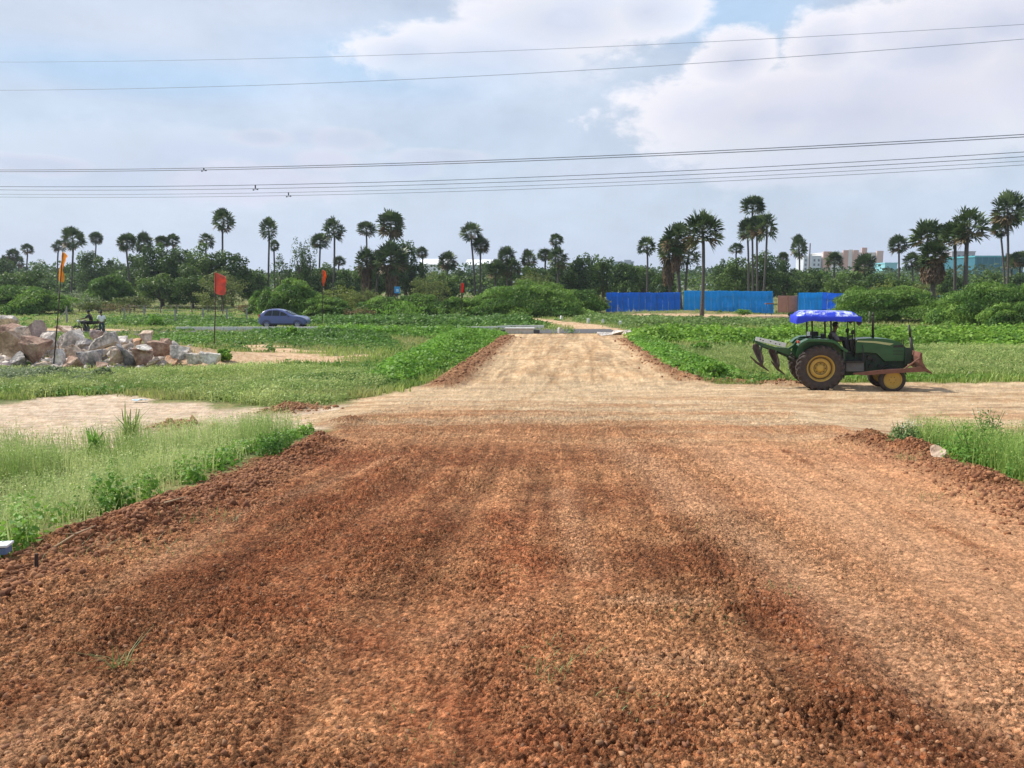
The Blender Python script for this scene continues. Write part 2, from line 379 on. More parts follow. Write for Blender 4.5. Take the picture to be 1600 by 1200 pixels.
    # tyre ruts crossing the loose gravel on the left
    for off in (-.75, -.45, -.1, .2):
        l = line_px([(430, 800), (560, 745), (650, 690)]); d, tt = dist_line(x-off, y, l); m = gauss(d, .05); z = z-.02*m
    # colour ------------------------------------------------------
    n_a = fbm(x, y, .8, 5, 41)[..., None]; n_b = fbm(x, y, 6, 4, 43)[..., None]; n_c = fbm(x*.5, y*.5, .35, 3, 47)[..., None]; n_f = vnoise(x*45, y*45, 3)[..., None]
    c = lambda *a: np.array(a)
    def mx(a, b, t): return a*(1-t)+b*t
    grav = mx(c(.25, .105, .048), c(.43, .225, .11), sst(n_a*.6+n_b*.4, .3, .68))
    grav = mx(grav, c(.46, .285, .15), sst(n_c, .45, .75)*.35)
    rr = rough[..., None]
    grav = mx(grav, c(.19, .062, .025), sst(rr+(fbm(x, y, 9, 3, 77)[..., None]-.5)*.8, .4, .85)*.50)
    grav = grav*(1+(.85*(lane-.5)+.9*(lane2-.5)+.5*(lane2-.5)*sst(s, .8, 2.2))[..., None])
    rdp = 0
    for px_, py_, rx_, ry_ in ((800, 900, .28, 1.6), (600, 1000, .5, .5), (700, 1120, .3, .35), (1240, 960, .3, .8), (820, 1160, .25, .3), (560, 720, .8, 1.0)):
        p = gp(px_, py_); rdp = np.maximum(rdp, gauss(np.hypot((x-p.x)/rx_, (y-p.y)/ry_)+(fbm(x, y, 1.6, 3, 33)-.5)*1.4, 1))
    grav = mx(grav, c(.38, .115, .05), (rdp*.34)[..., None])
    left = sst(s[..., None], .2, -2.6)*sst(y[..., None], 16, 11)
    grav = mx(grav, c(.20, .072, .030), left*.16)
    sm = (smo*np.ones(x.shape))[..., None]
    grav = mx(grav, c(.58, .36, .21), sm*.60)
    right = sst(s[..., None], .6, 2.2)
    grav = mx(grav, c(.55, .33, .185), right*.50*(1-sst(rr, .35, .9)))
    grav = mx(grav, c(.55, .36, .19), (sst(cr2, .75, .98)*.35)[..., None]*nearm[..., None])
    grav = grav*c(.93, .85, .81)
    orange = mx(c(.54, .32, .165), c(.37, .18, .085), sst(n_b*.5+strk[..., None]*.5, .38, .66))
    st = strk[..., None]
    sand = mx(c(.50, .365, .225), c(.41, .27, .145), sst(n_b*.5+st*.5, .42, .66))
    fs_ = fbm(x*.35, y*5.5, 1, 3, 18)[..., None]; sand = mx(sand, c(.30, .17, .09), sst(fs_, .60, .72)*.55); sand = mx(sand, c(.36, .18, .09), sst(st, .58, .68)*.65*sst(y[..., None], 24, 17))
    sand = mx(sand, c(.60, .45, .28), sst(n_c, .4, .7)*.4)
    fsand = mx(c(.51, .365, .215), c(.41, .26, .14), sst(n_a*.5+n_b*.5, .4, .62))
    trans = sst(y+(fbm(x*.4, y, .8, 4, 55)-.5)*6, 10.2, 15.0)[..., None]
    trans2 = sst(y+(fbm(x*.42, y*1.0, 1, 5, 56)-.5)*9+.06*x, 13.4, 18.6)[..., None]
    road = mx(mx(grav, orange, trans*.75), sand, trans2)
    fsand = fsand*(1+(.8*(lane-.5)+.5*(lane2-.5))[..., None])
    road = mx(road, fsand, sst(y, 24, 28)[..., None])
    road = mx(road, c(.36, .22, .11), (trk*.7*np.ones(x.shape))[..., None])
    pale = mx(c(.54, .425, .31), c(.47, .345, .235), sst(n_b, .4, .7))
    soil = mx(c(.12, .13, .045), c(.24, .21, .09), sst(n_a, .35, .65))
    soil = mx(soil, c(.10, .16, .04), sst(n_b, .4, .7)*.7)
    col = soil
    dirt = mx(c(.56, .40, .25), c(.44, .27, .15), sst(n_b, .4, .7))
    col = mx(col, dirt, (bare*np.ones(x.shape))[..., None])
    col = mx(col, pale, sl[..., None])
    col = mx(col, sand, cr[..., None])
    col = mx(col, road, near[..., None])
    bcol = mx(c(.175, .066, .030), c(.30, .13, .058), sst(n_b, .35, .7)); bcol2 = mx(c(.34, .165, .075), c(.22, .09, .04), sst(n_b, .35, .7))
    bc = mx(bcol, bcol2, (sst(y, 10, 22)*.7+.3*sst(s, 0, 3))[..., None]*np.ones(x.shape)[..., None])
    col = mx(col, bc, (berm*.85)[..., None])
    green = np.clip(1-near-sl-cr-bare, 0, 1)*(1-np.clip(berm*1.3, 0, 1))
    boul = np.exp(-(((x+19.5)/7)**4+((y-35)/3.6)**2))[..., None]
    col = mx(col, c(.42, .28, .17), boul*.9); green = green*(1-boul[..., 0])
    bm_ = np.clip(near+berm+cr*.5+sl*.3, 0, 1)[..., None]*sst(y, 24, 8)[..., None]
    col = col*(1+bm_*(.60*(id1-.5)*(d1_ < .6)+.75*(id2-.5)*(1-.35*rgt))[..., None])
    dk = sst(d1_*.5+d2_*.5, .42, .62)[..., None]*bm_; col = mx(col, col*c(.62, .50, .42), dk*.7*(1-.4*rgt[..., None]))  # gaps between crumbs darkened in the colour, painted crevice shade
    gs = (fbm(x*3, y*13, 1, 3, 63)-.5)[..., None]; col = col*(1+.8*gs*sst(y, 6, 12)[..., None]*sst(y, 60, 40)[..., None]*np.clip(near+cr+sl, 0, 1)[..., None])
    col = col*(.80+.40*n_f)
    if full: return z, np.clip(col, 0, 1), green, np.clip(near*(1-.65*farm)*(1-.6*rgt)*(.35+dust*.65)+berm+.25*cr+.2*sl, .1, 1)
    return z, np.clip(col, 0, 1), green
def build_ground():
    ys = np.concatenate([np.linspace(-40, 1.0, 8), 1/np.linspace(1/1.6, 1/31., 1150), np.geomspace(31.3, 120, 170), np.geomspace(124, 3600, 36)])
    a = np.linspace(-.98, .98, 1560); side = np.geomspace(1.0, 3, 15); a = np.concatenate([-side[::-1], a, side])
    Yg, Ag = np.meshgrid(ys, a, indexing='ij'); Xg = Ag*(np.maximum(Yg, 0)+3)
    z, col, g, gr_ = terrain_fields(Xg, Yg, True)
    n, m = Xg.shape; V = np.stack([Xg, Yg, z], -1).reshape(-1, 3)
    i = np.arange(n*m).reshape(n, m); Fq = np.stack([i[:-1, :-1], i[:-1, 1:], i[1:, 1:], i[1:, :-1]], -1).reshape(-1, 4)
    mt = bpy.data.materials.new('earth'); mt.use_nodes = True; t = mt.node_tree; b = t.nodes['Principled BSDF']
    at_ = t.nodes.new('ShaderNodeAttribute'); at_.attribute_name = 'Col'
    tcn = t.nodes.new('ShaderNodeTexCoord')
    n1_ = t.nodes.new('ShaderNodeTexNoise'); n1_.inputs['Scale'].default_value = 38; n1_.inputs['Detail'].default_value = 5; n1_.inputs['Roughness'].default_value = .7
    n2_ = t.nodes.new('ShaderNodeTexNoise'); n2_.inputs['Scale'].default_value = 7; n2_.inputs['Detail'].default_value = 8; n2_.inputs['Roughness'].default_value = .65
    for q in (n1_, n2_): t.links.new(tcn.outputs['Object'], q.inputs['Vector'])
    mr = t.nodes.new('ShaderNodeMapRange'); mr.inputs[1].default_value = .3; mr.inputs[2].default_value = .7; mr.inputs[3].default_value = .72; mr.inputs[4].default_value = 1.28
    ad = t.nodes.new('ShaderNodeMath'); ad.operation = 'MULTIPLY_ADD'; t.links.new(n1_.outputs[0], ad.inputs[0]); ad.inputs[1].default_value = .5
    hf = t.nodes.new('ShaderNodeMath'); hf.operation = 'MULTIPLY'; t.links.new(n2_.outputs[0], hf.inputs[0]); hf.inputs[1].default_value = .5
    t.links.new(hf.outputs[0], ad.inputs[2]); t.links.new(ad.outputs[0], mr.inputs[0])
    sc = t.nodes.new('ShaderNodeVectorMath'); sc.operation = 'SCALE'; t.links.new(at_.outputs['Color'], sc.inputs[0]); t.links.new(mr.outputs[0], sc.inputs['Scale'])
    vo = t.nodes.new('ShaderNodeTexVoronoi'); vo.inputs['Scale'].default_value = 62; vo.inputs['Randomness'].default_value = 1
    wp = t.nodes.new('ShaderNodeVectorMath'); wp.operation = 'MULTIPLY_ADD'; t.links.new(n1_.outputs['Color'], wp.inputs[0]); wp.inputs[1].default_value = (.03, .03, .03); t.links.new(tcn.outputs['Object'], wp.inputs[2]); t.links.new(wp.outputs[0], vo.inputs['Vector'])
    sx = t.nodes.new('ShaderNodeSeparateColor'); t.links.new(vo.outputs['Color'], sx.inputs[0])
    def M_(op, a_, b_):
        q = t.nodes.new('ShaderNodeMath'); q.operation = op
        for i_, v_ in enumerate((a_, b_)):
            if isinstance(v_, (int, float)): q.inputs[i_].default_value = v_
            else: t.links.new(v_, q.inputs[i_])
        return q.outputs[0]
    cv = M_('ADD', 1.0, M_('MULTIPLY', M_('MULTIPLY', M_('SUBTRACT', sx.outputs[0], .5), 1.15), at_.outputs['Alpha']))
    sc2 = t.nodes.new('ShaderNodeVectorMath'); sc2.operation = 'SCALE'; t.links.new(sc.outputs[0], sc2.inputs[0]); t.links.new(cv, sc2.inputs['Scale'])
    t.links.new(sc2.outputs[0], b.inputs['Base Color']); b.inputs['Roughness'].default_value = .95; b.inputs['Specular IOR Level'].default_value = .15
    bp = t.nodes.new('ShaderNodeBump'); bp.inputs['Strength'].default_value = .8; bp.inputs['Distance'].default_value = .035
    bh = M_('ADD', ad.outputs[0], M_('MULTIPLY', M_('SUBTRACT', .8, vo.outputs['Distance']), M_('MULTIPLY', at_.outputs['Alpha'], .8))); t.links.new(bh, bp.inputs['Height']); t.links.new(bp.outputs[0], b.inputs['Normal'])
    o = link('ground', mesh_np('ground', V, Fq, col.reshape(-1, 3), mt, True, gr_.ravel()))
    T(o, 'red gravel and pale sandy earth of the road and fields', 'ground', kind='structure')
build_ground()
def green_at(x, y): return terrain_fields(x, y)[2]
# asphalt cross street far up the road, with its pale kerb
def strip(name, pts, w, mt, label, cat, dz=.012):
    V = []; Fq = []
    P = np.array(pts); n = len(P)
    for i in range(n):
        t = P[min(i+1, n-1)]-P[max(i-1, 0)]; t = t/np.linalg.norm(t); nn = np.array([-t[1], t[0]])
        for s_ in (-1, -.33, .33, 1):
            q = P[i]+nn*w/2*s_; V.append((q[0], q[1], gz(*q)+dz))
    for i in range(n-1):
        for k in range(3): a_ = i*4+k; Fq.append((a_, a_+4, a_+5, a_+1))
    return T(link(name, mesh_np(name, V, Fq, None, mt)), label, cat, kind='structure')
asph = mat('asphalt', (.085, .083, .085), .9, var=.25, scale=3, bump=.2)
strip('road', [(x, 56.5+.018*x) for x in np.linspace(-90, 7.6, 60)], 5.0, asph, 'narrow grey asphalt street crossing beyond the end of the dirt road', 'road', .03)
# ------------------------------------------------------------------ foliage generators (numpy)
def unit(v): return v/(np.linalg.norm(v, axis=-1, keepdims=True)+1e-9)
def leaf_quads(P, Nn, size, asp, rng, droop=0):
    """diamond leaves at P facing Nn"""
    n = len(P); r = unit(rng.normal(size=(n, 3))+np.array([0, 0, -droop])); t = unit(r-(r*Nn).sum(-1, keepdims=True)*Nn); b = np.cross(Nn, t)
    s = np.asarray(size).reshape(-1, 1)*(.7+.6*rng.rand(n, 1)); h = s*asp*.5
    fold = Nn*s*.12
    V = np.stack([P-t*s*.5, P+b*h+fold, P+t*s*.5, P-b*h+fold], 1).reshape(-1, 3)
    return V, np.arange(n*4).reshape(-1, 4)
def blade_quads(B, h, w, lean, rng):
    """curved grass blades, two quads each, rooted at B"""
    n = len(B); az_ = rng.rand(n)*2*np.pi; d = np.stack([np.cos(az_), np.sin(az_), np.zeros(n)], -1); sdir = np.stack([-np.sin(az_), np.cos(az_), np.zeros(n)], -1)
    h = np.asarray(h).reshape(-1, 1)*np.ones((n, 1)); w = np.asarray(w).reshape(-1, 1); ln = (lean*rng.rand(n, 1)+.05)*h
    up = np.array([0, 0, 1.])
    m = B+up*h*.55+d*ln*.3; t = B+up*h+d*ln
    V = np.stack([B-sdir*w, B+sdir*w, m-sdir*w*.8, m+sdir*w*.8, t-sdir*w*.15, t+sdir*w*.15], 1).reshape(-1, 3)
    k = np.arange(n)[:, None]*6
    return V, np.concatenate([k+np.array([0, 1, 3, 2]), k+np.array([2, 3, 5, 4])])
def tint(n, rep, ca, cb, rng, rnd=.15, t=None):
    t = rng.rand(n) if t is None else np.clip(t, 0, 1)
    c = np.array(ca)*(1-t[:, None])+np.array(cb)*t[:, None]; c = c*(1-rnd+2*rnd*rng.rand(n, 1))
    return np.repeat(c, rep, 0)
class Stuff:
    def __init__(s): s.V = []; s.F = []; s.C = []; s.n = 0
    def add(s, V, Fq, col): s.V.append(V); s.F.append(Fq+s.n); s.C.append(col); s.n += len(V)
    def build(s, name, mt, parent=None): return link(name, mesh_np(name, np.concatenate(s.V), np.concatenate(s.F), np.concatenate(s.C), mt), parent)
GR_PALE = ((.27, .40, .10), (.60, .66, .28)); GR_MID = ((.10, .20, .035), (.19, .30, .06)); BROAD = ((.085, .23, .025), (.28, .49, .065)); SAGE = ((.17, .23, .11), (.30, .36, .19)); DRY = ((.36, .29, .14), (.26, .20, .09))
def zg(x, y): return base_z(x, y)
def sample_poly(poly, n, rng):
    P = np.array(poly); lo, hi = P.min(0), P.max(0); out = []
    tot = 0
    while tot < n:
        q = lo+rng.rand(n*2, 2)*(hi-lo); q = q[sdf_poly(q[:, 0], q[:, 1], poly) > 0]; out.append(q); tot += len(q)
    return np.concatenate(out)[:n]
def thin(q, rng, thr=.5, ff=None):
    g = green_at(q[:, 0], q[:, 1]); keep = rng.rand(len(q)) < g*1.1
    if ff is not None: keep &= rng.rand(len(q)) < ff(q[:, 0], q[:, 1])
    return q[keep]
def fine_grass(st, q, h, rng, cols=GR_PALE, w=.0035, nb=5, seed_=.5, spread=.08):
    """wispy stems with small leaves and seed heads"""
    n = len(q); b = np.repeat(q, nb, 0)+rng.normal(size=(n*nb, 2))*spread; hh = np.repeat(np.asarray(h)*np.ones(n), nb)*(.5+.6*rng.rand(n*nb))
    B = np.column_stack([b, zg(b[:, 0], b[:, 1])-.02]); tt = np.clip(fbm(b[:, 0], b[:, 1], 1.2, 3, 61)*2-.5+.3*rng.normal(size=n*nb)*.6, 0, 1)
    V, Fq = blade_quads(B, hh, w, .45, rng); st.add(V, Fq, tint(n*nb, 6, *cols, rng, .2, tt))
    # small leaves up the stems
    k = int(n*nb*3.6); i = rng.randint(0, n*nb, k); f = .25+.8*rng.rand(k)**.8
    P = B[i]+np.column_stack([rng.normal(size=(k, 2))*.045, hh[i]*f]); N_ = unit(rng.normal(size=(k, 3))+np.array([0, 0, .8]))
    V, Fq = leaf_quads(P, N_, w*7.5, .42, rng); st.add(V, Fq, tint(k, 4, *cols, rng, .25, tt[i]+.15))
def broad_clump(st, q, rad, h, rng, n_leaf=60, size=.07, cols=BROAD, asp=.8):
    n = len(q); N_ = n*n_leaf; c = np.repeat(q, n_leaf, 0); rr = np.repeat(np.asarray(rad)*np.ones(n), n_leaf); hh = np.repeat(np.asarray(h)*np.ones(n), n_leaf)
    d = unit(rng.normal(size=(N_, 3))); d[:, 2] = np.abs(d[:, 2]); r_ = .55+.5*rng.rand(N_)
    xy = c+d[:, :2]*rr[:, None]*r_[:, None]; z = zg(xy[:, 0], xy[:, 1])+hh*d[:, 2]*r_+.01
    P = np.column_stack([xy, z]); Nn = unit(d*np.array([.6, .6, 1])+rng.normal(size=(N_, 3))*.45)
    t = np.repeat(rng.rand(n), n_leaf)*.6+rng.rand(N_)*.4
    V, Fq = leaf_quads(P, Nn, size, asp, rng); st.add(V, Fq, tint(N_, 4, *cols, rng, .18, t))
rng = np.random.RandomState(11)
def off_left(y): return road_c(y)-4.75
# --- left verge, near: wispy pale grass and broad-leaved weeds at its foot
NL = [(off_left(4)+.1, 3.6), (off_left(8), 8), (off_left(11), 11), (off_left(13.6)-.1, 13.7), (-4.6, 14.1), (-6.5, 13.2), (-9, 12.8), (-14, 11.5), (-22, 11), (-22, 3.6)]
s = Stuff(); q = sample_poly(NL, 15000, rng); lx = off_left(q[:, 1])-q[:, 0]
ff = q[rng.rand(len(q)) < np.where(lx < .55, .35, 1)*(.55+.6*fbm(q[:, 0], q[:, 1], .9, 3, 71))]
fine_grass(s, ff, .22+.38*sst(fbm(ff[:, 0], ff[:, 1], .8, 3, 72), .25, .7), rng, GR_PALE, .0040, 5)
T(s.build('grass', FOL), 'wispy pale green grass growing on the left verge beside the near red gravel', 'grass', kind='stuff')
s = Stuff(); q = sample_poly(NL, 1500, rng); lx = off_left(q[:, 1])-q[:, 0]; q = q[(lx < .3+.9*fbm(q[:, 0], q[:, 1], .8, 3, 73)) | ((q[:, 1] < 8) & (fbm(q[:, 0], q[:, 1], .6, 2, 79) > .42)) | (fbm(q[:, 0], q[:, 1], .9, 3, 74) > .66)]
broad_clump(s, q, .10+.10*rng.rand(len(q)), .12+.22*rng.rand(len(q))*sst(q[:, 1], 13, 6)+.05, rng, 55, .055)
T(s.build('weeds', FOL), 'bright broad leaved weeds at the foot of the near left verge', 'weeds', kind='stuff')
# --- right verge, near
NR = [(6.05, 2.6), (6.15, 5.5), (gp(1900, 905).x, gp(1900, 905).y), (gp(1400, 690).x, gp(1400, 690).y), (gp(1480, 712).x, gp(1480, 712).y), (gp(1560, 745).x, gp(1560, 745).y), (gp(1660, 790).x, gp(1660, 790).y), (20, 13.2), (9.5, 13.4), (7.6, 13.2)]
NR = [(5.95, 2.4), (6.1, 6)]+[p for p in reversed(NR[3:7])]+[(7.6, 13.2), (9.5, 13.4), (20, 13.2), (20, 2.4)]
s = Stuff(); q = sample_poly(NR, 15000, rng); q = q[rng.rand(len(q)) < .5+.7*fbm(q[:, 0], q[:, 1], .8, 3, 75)]
fine_grass(s, q, .30+.36*fbm(q[:, 0], q[:, 1], .7, 3, 76), rng, ((.18, .32, .055), (.40, .52, .14)), .0042, 5)
q = sample_poly(NR, 1500, rng); broad_clump(s, q, .1+.1*rng.rand(len(q)), .1+.25*rng.rand(len(q)), rng, 40, .05, ((.07, .2, .03), (.2, .36, .07)))
T(s.build('grass', FOL), 'rank green grass and weeds on the right verge beside the pale stone', 'grass', kind='stuff')
# --- the open fields
def field(name, label, n, ylo, yhi, xlo, xhi, fn, seed):
    r_ = np.random.RandomState(seed); y = 1/(1/yhi+(1/ylo-1/yhi)*r_.rand(n)); x = (xlo+(xhi-xlo)*r_.rand(n))*y
    q = np.column_stack([x, y]); q = thin(q, r_); s = Stuff(); fn(s, q, r_); T(s.build(name, FOL), label, 'grass' if 'grass' in name else 'weeds', kind='stuff')
def in_left(x, y): return x < road_c(y)-3
def f_short(st, q, r_):
    d = q[:, 1]; k = fbm(q[:, 0], q[:, 1], .25, 4, 81); n = len(q)
    B = np.column_stack([q, zg(q[:, 0], q[:, 1])-.01]); h = (.10+.18*k)*(1+.0*d); w = .006+.00050*d
    V, Fq = blade_quads(B, h*(.6+.8*r_.rand(n)), w, .6, r_); dry = sst(fbm(q[:, 0], q[:, 1]*1.5, .12, 4, 83), .50, .66)[:, None]*.75; dry = np.repeat(dry*(r_.rand(n, 1) < .8), 6, 0); cc = tint(n, 6, (.20, .32, .05), (.46, .54, .15), r_, .25, k*2.4-.7+.25*r_.normal(size=n)); st.add(V, Fq, cc*(1-dry)+np.array([.44, .42, .17])*dry)
field('field_grass', 'short green grass covering the open fields on both sides of the far road', 200000, 21, 150, -1.05, 1.05, f_short, 3)
def f_weed(thr, hs, cols, cap=1.):
    def f(st, q, r_):
        k = fbm(q[:, 0], q[:, 1], .30, 4, 85); q = q[k > thr]; d = q[:, 1]; k = k[k > thr]
        for a_, b_ in ((0, 40), (40, 70), (70, 200)):
            m = (d >= a_) & (d < b_); qq = q[m]
            if len(qq): broad_clump(st, qq, (.18+.25*r_.rand(len(qq))), hs*(.35+.9*r_.rand(len(qq))), r_, 16, .07+.0019*(a_+b_ if b_ < 200 else 130)/2, cols)
    return f
field('field_weeds', 'low leafy weeds scattered in clumps through the fields', 16000, 22, 130, -1.0, 1.0, f_weed(.50, .22, ((.08, .20, .03), (.23, .40, .08))), 4)
def hedge(name, label, poly, n, rad, h, size, cols, leaves=26, seed=1, kind='stuff'):
    r_ = np.random.RandomState(seed); q = sample_poly(poly, n, r_); s = Stuff()
    k = fbm(q[:, 0], q[:, 1], .45, 3, 90+seed)
    edge = sst(sdf_poly(q[:, 0], q[:, 1], poly), 0, 1.5)*.7+.3
    broad_clump(s, q, rad*(.6+.8*r_.rand(n)), h*edge*(.45+1.1*k), r_, leaves, size, cols)
    T(s.build(name, FOL), label, 'weeds', kind=kind)
LP = lambda l: line_px(l)
hedge('weeds', 'dense leafy creepers along the left edge of the far road', LP([(640, 603), (712, 572), (755, 545), (790, 523), (700, 523), (650, 548), (590, 575), (560, 600)]), 900, .38, .72, .15, BROAD, 34, 1)
hedge('weeds', 'dense leafy creepers along the right edge of the far road', LP([(985, 532), (1020, 556), (1060, 578), (1105, 590), (1180, 592), (1120, 570), (1060, 545), (1010, 527)]), 620, .36, .55, .14, BROAD, 34, 2)
hedge('weeds', 'bright green leafy band across the right field behind the tractor', LP([(985, 531), (1100, 537), (1300, 541), (1500, 541), (1700, 541), (1700, 527), (1500, 526), (1300, 526), (1100, 524), (985, 520)]), 1900, .5, .80, .22, ((.09, .23, .022), (.33, .52, .07)), 26, 3)
hedge('weeds', 'dark leafy weeds along the kerb beside the asphalt street', LP([(480, 523), (640, 526), (770, 524), (770, 519), (640, 518), (480, 517)]), 500, .5, .55, .2, BROAD, 26, 4)
hedge('weeds', 'weeds in the strip beyond the kerb left of the dirt track', LP([(350, 509), (500, 509), (800, 512), (860, 508), (800, 500), (600, 500), (420, 503)]), 900, .6, .7, .28, ((.07, .17, .03), (.19, .33, .07)), 20, 5)
hedge('weeds', 'tall weeds in the left field below the parked car', LP([(380, 528), (470, 534), (560, 540), (630, 545), (600, 523), (480, 519), (400, 519)]), 560, .45, .5, .2, ((.06, .16, .025), (.18, .32, .06)), 22, 6)
hedge('weeds', 'sage green bushy weeds in front of the boulders', LP([(-80, 610), (60, 606), (170, 610), (180, 592), (60, 585), (-80, 585)]), 330, .35, .5, .07, SAGE, 90, 7)
hedge('weeds', 'weeds edging the tractor track on the right', LP([(1100, 597), (1300, 596), (1700, 594), (1700, 588), (1300, 589), (1120, 590)]), 500, .25, .28, .11, BROAD, 26, 8)
hedge('weeds', 'grassy weeds along the foot of the blue hoarding', LP([(900, 502), (1000, 512), (1250, 512), (1260, 503), (1100, 500), (985, 497), (900, 495)]), 900, .5, .45, .25, ((.13, .22, .05), (.26, .37, .11)), 18, 9)
hedge('weeds', 'bushy weeds in the left field between the fence and the path', LP([(160, 508), (380, 512), (400, 500), (250, 496), (150, 500)]), 500, .55, .45, .25, ((.08, .19, .03), (.22, .36, .07)), 20, 10)
hedge('weeds', 'green clumps beyond the small bare patches of the left field', LP([(200, 541), (330, 540), (400, 534), (640, 552), (600, 536), (400, 522), (230, 524)]), 800, .4, .3, .16, ((.09, .21, .03), (.22, .36, .07)), 20, 11)
hedge('weeds', 'leafy weeds left of the road junction behind the red spoil', LP([(350, 612), (450, 625), (560, 618), (660, 600), (600, 588), (420, 590)]), 700, .25, .3, .09, ((.09, .2, .03), (.22, .34, .08)), 26, 12)
s = Stuff()
for poly_, n_, h_ in ((LP([(-100, 612), (60, 622), (200, 600), (350, 622), (470, 626), (600, 606), (620, 590), (420, 575), (200, 585), (-100, 580)]), 6000, .34), (LP([(1060, 575), (1240, 585), (1700, 590), (1700, 545), (1240, 545), (1060, 548)]), 6500, .30), (LP([(60, 620), (190, 608), (340, 628), (480, 640), (560, 620), (400, 600), (60, 600)]), 3000, .3)):
    q = sample_poly(poly_, n_, rng); q = thin(q, rng); fine_grass(s, q, h_*(.5+fbm(q[:, 0], q[:, 1], .5, 3, 95)), rng, ((.22, .34, .075), (.48, .55, .20)), .011, 3, spread=.15)
T(s.build('tall_grass', FOL), 'tall wispy grass in the fields around the road junction', 'grass', kind='stuff')
# sprigs of grass pushed through the gravel, and clods
s = Stuff()
for px, py, n, w, h in ((870, 1030, 60, .22, .06), (860, 1060, 40, .15, .05), (1120, 972, 60, .25, .04), (1005, 1108, 50, .2, .04), (1215, 922, 40, .2, .04), (190, 1048, 26, .05, .16), (1060, 970, 30, .2, .04), (800, 900, 30, .2, .04), (600, 655, 60, .5, .08), (130, 870, 30, .3, .14), (1290, 700, 60, .5, .06), (1460, 780, 60, .4, .08), (1100, 830, 30, .3, .04), (660, 1150, 20, .2, .04), (1420, 720, 50, .2, .12), (270, 860, 60, .4, .12), (330, 815, 60, .3, .12)):
    p = gp(px, py); b = np.array([p.x, p.y])+rng.normal(size=(n, 2))*w*.5; zz = terrain_fields(b[:, 0], b[:, 1])[0]
    V, Fq = blade_quads(np.column_stack([b, zz-.01]), h*(.3+.6*rng.rand(n)), .0028, 2.2, rng); s.add(V, Fq, tint(n, 6, (.12, .2, .05), (.36, .38, .16), rng, .2))
T(s.build('grass_sprigs', FOL), 'thin sprigs of grass pushing through the red gravel of the road', 'grass', kind='stuff')
def clods(name, label, P, size, col, cat='clods', seed=1):
    """crumbly angular lumps merged in one mesh"""
    r_ = np.random.RandomState(seed); bm = bmesh.new(); bmesh.ops.create_icosphere(bm, subdivisions=1, radius=1); iv = np.array([v.co[:] for v in bm.verts]); fi = np.array([[v.index for v in f.verts] for f in bm.faces]); bm.free()
    n = len(P); m = len(iv); V = iv[None]*(.62+.7*r_.rand(n, m, 1))*(size.reshape(-1, 1, 1))*(.6+.7*r_.rand(n, 1, 3)); V = V+P[:, None, :]
    Fq = (fi[None]+np.arange(n)[:, None, None]*m).reshape(-1, 3)
    cc = np.repeat(col, m, 0)
    return T(link(name, mesh_np(name, V.reshape(-1, 3), Fq, cc, MATS['clod'])), label, cat, kind='stuff')
cm = bpy.data.materials.new('clod'); cm.use_nodes = True; _t = cm.node_tree; _a = _t.nodes.new('ShaderNodeAttribute'); _a.attribute_name = 'Col'; _t.links.new(_a.outputs['Color'], _t.nodes['Principled BSDF'].inputs['Base Color']); _t.nodes['Principled BSDF'].inputs['Roughness'].default_value = .95; MATS['clod'] = cm
def scatter_line(l, n, w, r_):
    l = np.array(l); seg = np.linalg.norm(np.diff(l, axis=0), axis=1); cs = np.concatenate([[0], np.cumsum(seg)]); t = r_.rand(n)*cs[-1]
    x = np.interp(t, cs, l[:, 0]); y = np.interp(t, cs, l[:, 1]); return np.column_stack([x, y])+r_.normal(size=(n, 2))*w
r_ = np.random.RandomState(8)
Q = np.concatenate([scatter_line(BERM_L, 7000, .27, r_), scatter_line(BERM_R, 4200, .27, r_), np.array([gp(500, 690)[:2]])+r_.normal(size=(160, 2))*.14, np.array([gp(1362, 678)[:2]])+r_.normal(size=(180, 2))*.15])
sz = .006+.028*r_.rand(len(Q))**2.6; zz = terrain_fields(Q[:, 0], Q[:, 1])[0]
cl = tint(len(Q), 1, (.16, .058, .026), (.36, .165, .075), r_, .2)
clods('soil_clods', 'crumbly red soil clods heaped in ridges along both edges of the near road', np.column_stack([Q, zz]), sz, cl)
Q = np.concatenate([scatter_line(BERM_FL, 900, .35, r_), scatter_line(BERM_FR, 600, .4, r_), scatter_line(line_px([(420, 645), (500, 640)]), 160, .3, r_), scatter_line(line_px([(230, 672), (320, 670)]), 90, .25, r_)])
sz = .018+.075*r_.rand(len(Q))**3; zz = terrain_fields(Q[:, 0], Q[:, 1])[0]
clods('soil_clods', 'brown soil clods along the edges of the far sandy road', np.column_stack([Q, zz]), sz, tint(len(Q), 1, (.20, .085, .038), (.40, .21, .10), r_, .2))
n = 9000; y = 1/(1/15.+(1/2.3-1/15.)*r_.rand(n)); x = (-.75+1.5*r_.rand(n))*y; m = np.abs(x-road_c(y)) < 4.4; x, y = x[m], y[m]
ro = 0
for l, w_, a in ROUGH: ro = ro+a*gauss(dist_line(x, y, l)[0], w_*1.3)
m = r_.rand(len(x)) < .16+ro; x, y = x[m], y[m]; zz = terrain_fields(x, y)[0]
clods('gravel', 'loose red lumps and stones strewn over the near gravel road', np.column_stack([x, y, zz]), .004+.014*r_.rand(len(x))**2.5, tint(len(x), 1, (.18, .07, .035), (.38, .20, .10), r_, .25), 'gravel')
